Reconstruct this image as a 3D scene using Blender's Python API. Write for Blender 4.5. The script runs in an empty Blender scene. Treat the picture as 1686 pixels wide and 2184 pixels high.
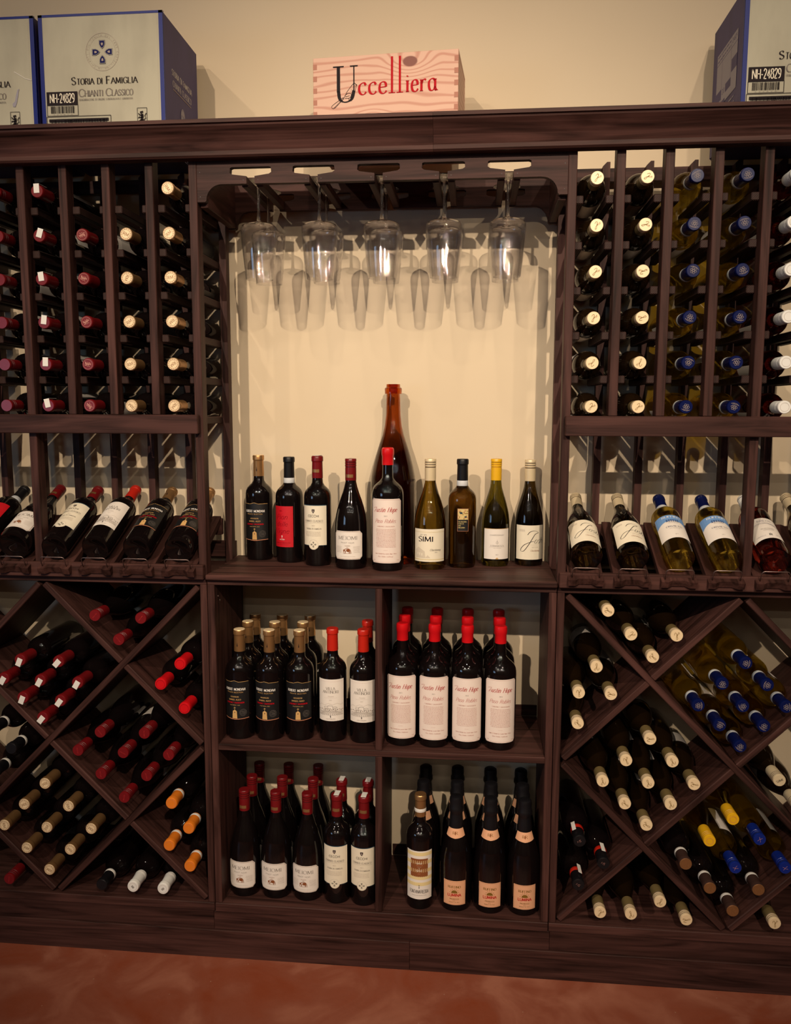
import bpy, bmesh, math, random
from math import sin, cos, pi, radians, sqrt, atan2, hypot
from mathutils import Vector, Matrix
random.seed(7)
sc = bpy.context.scene
COL = sc.collection

# ------------------------------------------------------------------ camera
cam_d = bpy.data.cameras.new('camera')
cam = bpy.data.objects.new('camera', cam_d)
cam.location = (0.2479, -2.1178, 1.5521)
cam.rotation_euler = (1.4469, -0.0025, 0.0960)
cam_d.sensor_fit = 'VERTICAL'
cam_d.sensor_height = 36.0
cam_d.sensor_width = 36.0 * 1686 / 2184
cam_d.lens = 1752.93 / 2184 * 36.0
cam_d.clip_start = 0.05
COL.objects.link(cam)
sc.camera = cam

# ------------------------------------------------------------------ world, exposure
world = bpy.data.worlds.new('room_air'); sc.world = world
world.use_nodes = True
world.node_tree.nodes['Background'].inputs[0].default_value = (1.0, 0.86, 0.72, 1)
world.node_tree.nodes['Background'].inputs[1].default_value = 0.03
sc.view_settings.view_transform = 'Standard'
sc.view_settings.look = 'None'
sc.view_settings.gamma = 1.0
sc.view_settings.use_curve_mapping = False
sc.view_settings.exposure = 0.10
cy = sc.cycles
cy.max_bounces = 8; cy.diffuse_bounces = 3; cy.glossy_bounces = 4
cy.transmission_bounces = 8; cy.transparent_max_bounces = 24
cy.caustics_reflective = False; cy.caustics_refractive = False
cy.sample_clamp_indirect = 4.0

# ------------------------------------------------------------------ lamps of the shop ceiling
def spot(loc, aim, watt, size, col=(1.0, 0.81, 0.61), rad=0.022, blend=0.7):
    l = bpy.data.lights.new('ceiling_spot', 'SPOT')
    l.energy = watt; l.spot_size = radians(size); l.spot_blend = blend
    l.shadow_soft_size = rad; l.color = col
    o = bpy.data.objects.new('ceiling_spot', l)
    o.location = loc
    o.rotation_euler = (Vector(aim) - Vector(loc)).to_track_quat('-Z', 'Y').to_euler()
    COL.objects.link(o)
spot((-0.95, -3.6, 3.45), (-0.20, 0.3, 1.18), 360, 46, blend=1.0)
spot((1.00, -3.6, 3.45), (0.30, 0.3, 1.18), 360, 46, blend=1.0)
spot((-1.49, -1.9, 3.45), (-0.7, 0.3, 1.8), 36, 75)
spot((1.15, -1.9, 3.45), (0.6, 0.3, 1.8), 36, 75)
spot((0.15, -1.1, 3.45), (0.15, 0.3, 1.9), 16, 90)
def bulb(loc, watt, col=(1.0, 0.88, 0.74), rad=0.018):
    l = bpy.data.lights.new('ceiling_bulb', 'POINT')
    l.energy = watt; l.shadow_soft_size = rad; l.color = col
    o = bpy.data.objects.new('ceiling_bulb', l); o.location = loc
    COL.objects.link(o)
for i in range(7):
    for by in (-4.5, -5.6, -6.7):
        bulb((-2.7 + i * 0.9 + (0.3 if by == -5.6 else 0), by, 3.42), 6)
win = bpy.data.lights.new('window_daylight', 'AREA')
win.shape = 'RECTANGLE'; win.size = 0.9; win.size_y = 1.9; win.energy = 22; win.color = (0.45, 0.68, 1.0)
wo = bpy.data.objects.new('window_daylight', win)
wo.location = (-3.36, -3.9, 1.6); wo.rotation_euler = (0, radians(-90), 0)
COL.objects.link(wo)

# ------------------------------------------------------------------ materials
def nm(name):
    m = bpy.data.materials.new(name); m.use_nodes = True
    nt = m.node_tree; b = nt.nodes['Principled BSDF']
    return m, nt, b
def plain(name, col, rough=0.5, metal=0.0, spec=0.5, coat=0.0):
    m, nt, b = nm(name)
    b.inputs['Base Color'].default_value = (*col, 1); b.inputs['Roughness'].default_value = rough
    b.inputs['Metallic'].default_value = metal; b.inputs['Specular IOR Level'].default_value = spec
    b.inputs['Coat Weight'].default_value = coat; b.inputs['Coat Roughness'].default_value = 0.05
    n = nt.nodes.new('ShaderNodeTexNoise'); n.inputs['Scale'].default_value = 160
    mr = nt.nodes.new('ShaderNodeMapRange'); mr.inputs[3].default_value = max(0.0, rough - 0.04); mr.inputs[4].default_value = rough + 0.04
    nt.links.new(n.outputs[0], mr.inputs[0]); nt.links.new(mr.outputs[0], b.inputs['Roughness'])
    return m
def wood(name, axis, dark, light, rough=0.5):
    m, nt, b = nm(name); N = nt.nodes; L = nt.links
    tc = N.new('ShaderNodeTexCoord'); oi = N.new('ShaderNodeObjectInfo')
    add = N.new('ShaderNodeVectorMath'); add.operation = 'ADD'
    sc_ = N.new('ShaderNodeVectorMath'); sc_.operation = 'SCALE'; sc_.inputs['Scale'].default_value = 13.0
    cmb = N.new('ShaderNodeCombineXYZ')
    for i in range(3): L.new(oi.outputs['Random'], cmb.inputs[i])
    L.new(cmb.outputs[0], sc_.inputs[0]); L.new(tc.outputs['Object'], add.inputs[0]); L.new(sc_.outputs[0], add.inputs[1])
    mp = N.new('ShaderNodeMapping'); s = [30, 30, 30]; s[axis] = 2.2; mp.inputs['Scale'].default_value = s
    L.new(add.outputs[0], mp.inputs[0])
    n1 = N.new('ShaderNodeTexNoise'); n1.inputs['Scale'].default_value = 1.0; n1.inputs['Detail'].default_value = 4; n1.inputs['Distortion'].default_value = 1.6
    L.new(mp.outputs[0], n1.inputs[0])
    mp2 = N.new('ShaderNodeMapping'); s = [190, 190, 190]; s[axis] = 4; mp2.inputs['Scale'].default_value = s
    L.new(add.outputs[0], mp2.inputs[0])
    n2 = N.new('ShaderNodeTexNoise'); n2.inputs['Scale'].default_value = 1.0; n2.inputs['Detail'].default_value = 3
    L.new(mp2.outputs[0], n2.inputs[0])
    mix = N.new('ShaderNodeMath'); mix.operation = 'MULTIPLY_ADD'; mix.inputs[1].default_value = 0.35
    L.new(n2.outputs[0], mix.inputs[0]); L.new(n1.outputs[0], mix.inputs[2])
    cr = N.new('ShaderNodeValToRGB')
    cr.color_ramp.elements[0].position = 0.42; cr.color_ramp.elements[0].color = (*dark, 1)
    cr.color_ramp.elements[1].position = 0.86; cr.color_ramp.elements[1].color = (*light, 1)
    L.new(mix.outputs[0], cr.inputs[0])
    vr = N.new('ShaderNodeMapRange'); vr.inputs[3].default_value = 0.82; vr.inputs[4].default_value = 1.15
    L.new(oi.outputs['Random'], vr.inputs[0])
    hv = N.new('ShaderNodeHueSaturation'); L.new(cr.outputs[0], hv.inputs['Color']); L.new(vr.outputs[0], hv.inputs['Value'])
    L.new(hv.outputs[0], b.inputs['Base Color'])
    b.inputs['Roughness'].default_value = rough; b.inputs['Specular IOR Level'].default_value = 0.13
    bp = N.new('ShaderNodeBump'); bp.inputs['Strength'].default_value = 0.12; bp.inputs['Distance'].default_value = 0.002
    L.new(mix.outputs[0], bp.inputs['Height']); L.new(bp.outputs[0], b.inputs['Normal'])
    return m
WD, WL = (0.0140, 0.0060, 0.0048), (0.082, 0.0350, 0.0290)
def rail_wood():
    m, nt, b = nm('stained_rail_wood'); N = nt.nodes; L = nt.links
    tc = N.new('ShaderNodeTexCoord'); oi = N.new('ShaderNodeObjectInfo')
    sx = N.new('ShaderNodeSeparateXYZ'); L.new(tc.outputs['Object'], sx.inputs[0])
    a = N.new('ShaderNodeMath'); a.operation = 'MULTIPLY_ADD'; a.inputs[1].default_value = 1250; L.new(sx.outputs[0], a.inputs[0])
    c = N.new('ShaderNodeMath'); c.operation = 'MULTIPLY'; c.inputs[1].default_value = 1700; L.new(sx.outputs[2], c.inputs[0]); L.new(c.outputs[0], a.inputs[2])
    r = N.new('ShaderNodeMath'); r.operation = 'MULTIPLY_ADD'; r.inputs[1].default_value = 20; L.new(oi.outputs['Random'], r.inputs[0]); L.new(a.outputs[0], r.inputs[2])
    s_ = N.new('ShaderNodeMath'); s_.operation = 'SINE'; L.new(r.outputs[0], s_.inputs[0])
    cr = N.new('ShaderNodeValToRGB'); cr.color_ramp.elements[0].position = 0.62; cr.color_ramp.elements[0].color = (0.012, 0.005, 0.0045, 1); cr.color_ramp.elements[1].position = 0.9; cr.color_ramp.elements[1].color = (0.085, 0.042, 0.034, 1)
    mr = N.new('ShaderNodeMapRange'); mr.inputs[1].default_value = -1; L.new(s_.outputs[0], mr.inputs[0]); L.new(mr.outputs[0], cr.inputs[0])
    L.new(cr.outputs[0], b.inputs['Base Color']); b.inputs['Roughness'].default_value = 0.6; b.inputs['Specular IOR Level'].default_value = 0.2
    return m
WOOD = [wood('stained_wood_%s' % a, i, WD, WL) for i, a in enumerate('xyz')]

def wall_mat():
    m, nt, b = nm('cream_painted_wall'); N = nt.nodes; L = nt.links
    tc = N.new('ShaderNodeTexCoord')
    n = N.new('ShaderNodeTexNoise'); n.inputs['Scale'].default_value = 90; n.inputs['Detail'].default_value = 3
    L.new(tc.outputs['Object'], n.inputs[0])
    n2 = N.new('ShaderNodeTexNoise'); n2.inputs['Scale'].default_value = 2.0; L.new(tc.outputs['Object'], n2.inputs[0])
    cr = N.new('ShaderNodeValToRGB'); cr.color_ramp.elements[0].color = (0.70, 0.57, 0.40, 1); cr.color_ramp.elements[1].color = (0.76, 0.63, 0.45, 1)
    L.new(n2.outputs[0], cr.inputs[0]); L.new(cr.outputs[0], b.inputs['Base Color'])
    bp = N.new('ShaderNodeBump'); bp.inputs['Strength'].default_value = 0.08; bp.inputs['Distance'].default_value = 0.001
    L.new(n.outputs[0], bp.inputs['Height']); L.new(bp.outputs[0], b.inputs['Normal'])
    b.inputs['Roughness'].default_value = 0.65; b.inputs['Specular IOR Level'].default_value = 0.25
    return m
def floor_mat():
    m, nt, b = nm('red_stained_concrete'); N = nt.nodes; L = nt.links
    tc = N.new('ShaderNodeTexCoord')
    n = N.new('ShaderNodeTexNoise'); n.inputs['Scale'].default_value = 4.5; n.inputs['Detail'].default_value = 7; n.inputs['Distortion'].default_value = 1.2
    L.new(tc.outputs['Object'], n.inputs[0])
    cr = N.new('ShaderNodeValToRGB'); e = cr.color_ramp.elements
    e[0].position = 0.33; e[0].color = (0.29, 0.062, 0.024, 1); e[1].position = 0.68; e[1].color = (0.42, 0.155, 0.095, 1)
    x = e.new(0.5); x.color = (0.31, 0.088, 0.048, 1)
    L.new(n.outputs[0], cr.inputs[0])
    v = N.new('ShaderNodeTexVoronoi'); v.inputs['Scale'].default_value = 23; L.new(tc.outputs['Object'], v.inputs[0])
    lt = N.new('ShaderNodeMath'); lt.operation = 'LESS_THAN'; lt.inputs[1].default_value = 0.035; L.new(v.outputs['Distance'], lt.inputs[0])
    mx = N.new('ShaderNodeMix'); mx.data_type = 'RGBA'; L.new(lt.outputs[0], mx.inputs[0]); L.new(cr.outputs[0], mx.inputs[6]); mx.inputs[7].default_value = (0.45, 0.26, 0.18, 1)
    L.new(mx.outputs[2], b.inputs['Base Color'])
    n3 = N.new('ShaderNodeTexNoise'); n3.inputs['Scale'].default_value = 40; n3.inputs['Detail'].default_value = 5; L.new(tc.outputs['Object'], n3.inputs[0])
    mr = N.new('ShaderNodeMapRange'); mr.inputs[3].default_value = 0.38; mr.inputs[4].default_value = 0.62
    L.new(n3.outputs[0], mr.inputs[0]); L.new(mr.outputs[0], b.inputs['Roughness'])
    bp = N.new('ShaderNodeBump'); bp.inputs['Strength'].default_value = 0.25; bp.inputs['Distance'].default_value = 0.003
    L.new(n3.outputs[0], bp.inputs['Height']); L.new(bp.outputs[0], b.inputs['Normal'])
    return m
def dark_glass(name, col):
    m = plain(name, col, 0.05, 0, 0.6, 0.0)
    return m
def tint_glass(name, col, ior=1.36, rough=0.02, mixt=0.12):
    m, nt, b = nm(name); N = nt.nodes; L = nt.links
    b.inputs['Base Color'].default_value = (*col, 1); b.inputs['Transmission Weight'].default_value = 1.0
    b.inputs['IOR'].default_value = ior; b.inputs['Roughness'].default_value = rough
    b.inputs['Coat Weight'].default_value = 0.6; b.inputs['Coat Roughness'].default_value = 0.02
    # light passes the bottle tinted, both for what is seen and for what is lit behind it
    t = N.new('ShaderNodeBsdfTransparent'); t.inputs[0].default_value = (*[c ** 0.7 for c in col], 1)
    mx = N.new('ShaderNodeMixShader'); mx.inputs[0].default_value = mixt
    L.new(b.outputs[0], mx.inputs[1]); L.new(t.outputs[0], mx.inputs[2]); L.new(mx.outputs[0], N['Material Output'].inputs[0])
    return m
def thin_glass(name, col):
    m, nt, b = nm(name); N = nt.nodes; L = nt.links; N.remove(b)
    t = N.new('ShaderNodeBsdfTransparent'); t.inputs[0].default_value = (*col, 1)
    g = N.new('ShaderNodeBsdfGlossy'); g.inputs['Roughness'].default_value = 0.002; g.inputs[0].default_value = (1, 1, 1, 1)
    lw = N.new('ShaderNodeLayerWeight'); lw.inputs[0].default_value = 0.32
    mr = N.new('ShaderNodeMapRange'); mr.inputs[3].default_value = 0.020; mr.inputs[4].default_value = 0.95
    pw = N.new('ShaderNodeMath'); pw.operation = 'POWER'; pw.inputs[1].default_value = 1.6
    L.new(lw.outputs['Facing'], pw.inputs[0]); L.new(pw.outputs[0], mr.inputs[0])
    mx = N.new('ShaderNodeMixShader'); L.new(mr.outputs[0], mx.inputs[0]); L.new(t.outputs[0], mx.inputs[1]); L.new(g.outputs[0], mx.inputs[2])
    L.new(mx.outputs[0], N['Material Output'].inputs[0])
    return m
def pine_mat():
    m, nt, b = nm('knotty_pine'); N = nt.nodes; L = nt.links
    tc = N.new('ShaderNodeTexCoord')
    # grain bends around two knots
    def knot(x, z, r, sx):
        s = N.new('ShaderNodeVectorMath'); s.operation = 'SUBTRACT'; s.inputs[1].default_value = (x, 0, z); L.new(tc.outputs['Object'], s.inputs[0])
        k = N.new('ShaderNodeVectorMath'); k.operation = 'MULTIPLY'; k.inputs[1].default_value = (1 / sx, 0, 1); L.new(s.outputs[0], k.inputs[0])
        l = N.new('ShaderNodeVectorMath'); l.operation = 'LENGTH'; L.new(k.outputs[0], l.inputs[0])
        d = N.new('ShaderNodeMapRange'); d.interpolation_type = 'SMOOTHSTEP'; d.inputs[1].default_value = 0; d.inputs[2].default_value = r * 4.5; d.inputs[3].default_value = 1; d.inputs[4].default_value = 0
        L.new(l.outputs['Value'], d.inputs[0])
        c = N.new('ShaderNodeMapRange'); c.inputs[1].default_value = r * 0.85; c.inputs[2].default_value = r * 1.05; c.inputs[3].default_value = 1; c.inputs[4].default_value = 0
        L.new(l.outputs['Value'], c.inputs[0])
        return d.outputs[0], c.outputs[0]
    d1, c1 = knot(0.064, 0.197, 0.013, 1.5); d2, c2 = knot(-0.030, 0.060, 0.009, 1.6)
    mp = N.new('ShaderNodeMapping'); mp.inputs['Scale'].default_value = (3.0, 3.0, 11.0); L.new(tc.outputs['Object'], mp.inputs[0])
    n = N.new('ShaderNodeTexNoise'); n.inputs['Scale'].default_value = 1.0; n.inputs['Detail'].default_value = 2; L.new(mp.outputs[0], n.inputs[0])
    sx = N.new('ShaderNodeSeparateXYZ'); L.new(tc.outputs['Object'], sx.inputs[0])
    def ma(a, k, c):
        q = N.new('ShaderNodeMath'); q.operation = 'MULTIPLY_ADD'; q.inputs[1].default_value = k; L.new(a, q.inputs[0])
        if c is None: q.inputs[2].default_value = 0
        else: L.new(c, q.inputs[2])
        return q.outputs[0]
    ph = ma(d2, -14, ma(d1, 17, ma(n.outputs[0], 26, ma(sx.outputs[2], 330, None))))
    sn = N.new('ShaderNodeMath'); sn.operation = 'SINE'; L.new(ph, sn.inputs[0])
    cr = N.new('ShaderNodeValToRGB'); e = cr.color_ramp.elements
    e[0].position = 0.0; e[0].color = (0.68, 0.42, 0.31, 1); e[1].position = 1.0; e[1].color = (0.48, 0.19, 0.125, 1)
    mr = N.new('ShaderNodeMapRange'); mr.inputs[1].default_value = 0.2; mr.inputs[2].default_value = 1.3; L.new(sn.outputs[0], mr.inputs[0]); L.new(mr.outputs[0], cr.inputs[0])
    mx = N.new('ShaderNodeMath'); mx.operation = 'MAXIMUM'; L.new(c1, mx.inputs[0]); L.new(c2, mx.inputs[1])
    mc = N.new('ShaderNodeMix'); mc.data_type = 'RGBA'; L.new(mx.outputs[0], mc.inputs[0]); L.new(cr.outputs[0], mc.inputs[6]); mc.inputs[7].default_value = (0.20, 0.055, 0.035, 1)
    L.new(mc.outputs[2], b.inputs['Base Color']); b.inputs['Roughness'].default_value = 0.55
    return m
def carton_mat(name, base, dirt):
    m, nt, b = nm(name); N = nt.nodes; L = nt.links
    tc = N.new('ShaderNodeTexCoord'); mp = N.new('ShaderNodeMapping'); mp.inputs['Scale'].default_value = (14, 14, 5); L.new(tc.outputs['Object'], mp.inputs[0])
    n = N.new('ShaderNodeTexNoise'); n.inputs['Scale'].default_value = 1; n.inputs['Detail'].default_value = 6; L.new(mp.outputs[0], n.inputs[0])
    cr = N.new('ShaderNodeValToRGB'); cr.color_ramp.elements[0].position = 0.3; cr.color_ramp.elements[0].color = (*dirt, 1); cr.color_ramp.elements[1].position = 0.55; cr.color_ramp.elements[1].color = (*base, 1)
    L.new(n.outputs[0], cr.inputs[0]); L.new(cr.outputs[0], b.inputs['Base Color']); b.inputs['Roughness'].default_value = 0.6
    return m

M = {}
def mat(key, *a, **k):
    if key.startswith('ink_'): k['spec'] = 0.08
    if key not in M: M[key] = plain(key, *a, **k)
    return M[key]
M['wall'] = wall_mat(); M['floor'] = floor_mat()
mat('ceiling_paint', (0.10, 0.09, 0.08), 0.8)
mat('shop_wall_paint', (0.22, 0.18, 0.14), 0.8)
M['black_glass'] = dark_glass('black_glass', (0.0045, 0.0028, 0.0028))
M['brown_glass'] = dark_glass('brown_glass', (0.010, 0.005, 0.002))
M['olive_glass'] = tint_glass('olive_glass', (0.26, 0.165, 0.018))
M['dark_olive_glass'] = tint_glass('dark_olive_glass', (0.09, 0.055, 0.012))
M['brown_clear_glass'] = tint_glass('brown_clear_glass', (0.15, 0.07, 0.008))
M['green_glass'] = tint_glass('green_glass', (0.19, 0.155, 0.015))
M['gold_glass'] = tint_glass('gold_glass', (0.92, 0.72, 0.13), mixt=0.48)
M['rose_glass'] = tint_glass('rose_glass', (0.40, 0.035, 0.02))
M['amber_glass'] = tint_glass('amber_glass', (0.52, 0.10, 0.010), ior=1.30)
M['clear_glass'] = thin_glass('clear_glass', (0.978, 0.975, 0.980))
M['stem_glass'] = tint_glass('stem_glass', (0.985, 0.98, 0.97), ior=1.47, mixt=0.1)
M['pine'] = pine_mat()
M['carton_white'] = carton_mat('carton_white', (0.46, 0.43, 0.32), (0.38, 0.35, 0.26))
M['carton_blue'] = carton_mat('carton_blue', (0.058, 0.045, 0.15), (0.045, 0.035, 0.115))
mat('tape_blue', (0.001, 0.012, 0.17), 0.4, 0, 0.2)
mat('gold_foil', (0.50, 0.27, 0.11), 0.32, 0.75)
mat('gold_end', (0.88, 0.68, 0.42), 0.42, 0.1)
mat('pale_gold_foil', (0.74, 0.60, 0.38), 0.38, 0.15)
mat('dark_red_foil', (0.16, 0.006, 0.008), 0.3)
mat('red_foil', (0.60, 0.006, 0.010), 0.3)
mat('orange_red_foil', (0.52, 0.018, 0.008), 0.32)
mat('orange_foil', (0.75, 0.20, 0.015), 0.4)
mat('black_foil', (0.006, 0.0055, 0.007), 0.38, 0, 0.4)
mat('blue_foil', (0.003, 0.007, 0.060), 0.22, 0, 0.35)
mat('olive_gold_foil', (0.21, 0.15, 0.06), 0.38, 0.2)
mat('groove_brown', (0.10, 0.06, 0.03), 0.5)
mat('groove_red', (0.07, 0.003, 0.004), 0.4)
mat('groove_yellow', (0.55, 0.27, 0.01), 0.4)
mat('bright_blue_foil', (0.006, 0.02, 0.20), 0.25)
mat('white_foil', (0.85, 0.84, 0.80), 0.4)
mat('yellow_foil', (0.80, 0.44, 0.012), 0.35)
mat('bronze_foil', (0.30, 0.13, 0.05), 0.35, 0.4)
mat('brown_foil', (0.05, 0.025, 0.02), 0.4)
mat('label_white', (0.84, 0.77, 0.70), 0.55)
mat('label_cream', (0.84, 0.76, 0.60), 0.55)
mat('label_pink', (0.86, 0.73, 0.66), 0.55)
mat('label_red', (0.55, 0.004, 0.012), 0.5)
mat('label_black', (0.006, 0.0055, 0.006), 0.5)
mat('label_peach', (0.80, 0.42, 0.24), 0.5)
mat('label_sky', (0.16, 0.32, 0.62), 0.5)
mat('band_white', (0.62, 0.64, 0.66), 0.5)
mat('ink_black', (0.02, 0.014, 0.016), 0.6)
mat('ink_grey', (0.22, 0.19, 0.17), 0.6)
mat('ink_pale', (0.42, 0.34, 0.29), 0.6)
mat('ink_red', (0.42, 0.03, 0.03), 0.6)
mat('ink_pink', (0.50, 0.24, 0.20), 0.6)
mat('ink_darkred', (0.16, 0.002, 0.006), 0.6)
mat('ink_bright_red', (0.46, 0.004, 0.012), 0.5)
mat('ink_white', (0.80, 0.76, 0.70), 0.5)
mat('ink_gold', (0.60, 0.36, 0.14), 0.4)
mat('ink_copper', (0.60, 0.24, 0.13), 0.4)
mat('ink_brown', (0.26, 0.085, 0.03), 0.6)
mat('ink_navy', (0.012, 0.014, 0.09), 0.6)
mat('ink_tan', (0.66, 0.52, 0.22), 0.6)
mat('ink_butter', (0.80, 0.64, 0.32), 0.6)
mat('ink_faint', (0.66, 0.58, 0.46), 0.6)
mat('ink_olive', (0.22, 0.12, 0.02), 0.6)
mat('ink_teal', (0.02, 0.05, 0.08), 0.6)
mat('silver_grey', (0.30, 0.28, 0.33), 0.5)
mat('wire_metal', (0.30, 0.22, 0.20), 0.35, 0.9)
mat('nail_metal', (0.02, 0.012, 0.01), 0.4)
mat('sticker_white', (0.80, 0.77, 0.72), 0.5)
mat('plaster_gap', (0.004, 0.003, 0.003), 0.9)
mat('window_white', (0.7, 0.7, 0.7), 0.5)

# ------------------------------------------------------------------ object helpers
def obj(name, me, parent=None, loc=None, rot=None, label=None):
    o = bpy.data.objects.new(name, me)
    if parent is not None: o.parent = parent
    if loc is not None: o.location = loc
    if rot is not None: o.rotation_euler = rot
    if label: o['label'] = label
    COL.objects.link(o)
    return o
def root(name, label, cat, loc=(0, 0, 0), rot=(0, 0, 0), group=None):
    o = bpy.data.objects.new(name, None)
    o.empty_display_size = 0.05
    o.location = loc; o.rotation_euler = rot
    o['label'] = label; o['category'] = cat
    if group: o['group'] = group
    COL.objects.link(o)
    return o
def mesh(name, verts, faces, mats, midx=None, smooth=False):
    me = bpy.data.meshes.new(name)
    me.from_pydata(verts, [], faces)
    for m in mats: me.materials.append(m)
    if midx: me.polygons.foreach_set('material_index', midx)
    if smooth: me.polygons.foreach_set('use_smooth', [True] * len(me.polygons))
    me.update()
    return me
_bx = {}
def box_mesh(dx, dy, dz, m, bev=0.0015):
    key = (round(dx, 4), round(dy, 4), round(dz, 4), m.name, bev)
    if key in _bx: return _bx[key]
    bm = bmesh.new()
    bmesh.ops.create_cube(bm, size=1.0)
    bmesh.ops.scale(bm, vec=(dx, dy, dz), verts=bm.verts)
    if bev: bmesh.ops.bevel(bm, geom=bm.edges[:], offset=min(bev, dx * .3, dy * .3, dz * .3), segments=1, affect='EDGES')
    me = bpy.data.meshes.new('board'); bm.to_mesh(me); bm.free(); me.materials.append(m)
    _bx[key] = me
    return me
def board(name, x0, x1, y0, y1, z0, z1, parent, m=None, bev=0.0015, label=None):
    d = (x1 - x0, y1 - y0, z1 - z0)
    if m is None: m = WOOD[max(range(3), key=lambda i: d[i])]
    return obj(name, box_mesh(*d, m, bev), parent, ((x0 + x1) / 2, (y0 + y1) / 2, (z0 + z1) / 2), label=label)
def prism(name, poly, y0, y1, m, axis='y'):
    """poly in (x,z), extruded along y (or poly in (y,z) extruded along x)"""
    bm = bmesh.new()
    def P(a, b, t): return (a, t, b) if axis == 'y' else (t, a, b)
    A = [bm.verts.new(P(a, b, y0)) for a, b in poly]; B = [bm.verts.new(P(a, b, y1)) for a, b in poly]
    f1 = bm.faces.new(A); f2 = bm.faces.new(B[::-1]); n = len(poly)
    for i in range(n): bm.faces.new((A[i], B[i], B[(i + 1) % n], A[(i + 1) % n]))
    bm.normal_update(); bmesh.ops.triangulate(bm, faces=[f1, f2], ngon_method='EAR_CLIP')
    bmesh.ops.recalc_face_normals(bm, faces=bm.faces)
    me = bpy.data.meshes.new(name); bm.to_mesh(me); bm.free(); me.materials.append(m)
    return me
def lathe(prof, mats, seg=24, name='lathe', closed=True):
    """prof: (r, z, material index of the band above this point)"""
    v, f, mi = [], [], []
    n = len(prof)
    for p in prof:
        for k in range(seg):
            a = 2 * pi * k / seg; v.append((p[0] * cos(a), p[0] * sin(a), p[1]))
    for i in range(n - 1):
        for k in range(seg):
            k2 = (k + 1) % seg
            f.append((i * seg + k, i * seg + k2, (i + 1) * seg + k2, (i + 1) * seg + k)); mi.append(prof[i][2] if len(prof[i]) > 2 else 0)
    if closed:
        if prof[0][0] > 1e-5: f.append(tuple(range(seg))[::-1]); mi.append(0)
        if prof[-1][0] > 1e-5: f.append(tuple((n - 1) * seg + k for k in range(seg))); mi.append(prof[-1][2] if len(prof[-1]) > 2 else 0)
    me = mesh(name, v, f, mats, mi)
    me.polygons.foreach_set('use_smooth', [len(p.vertices) == 4 for p in me.polygons])
    try: me.set_sharp_from_angle(angle=radians(38))
    except Exception: pass
    return me

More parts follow.
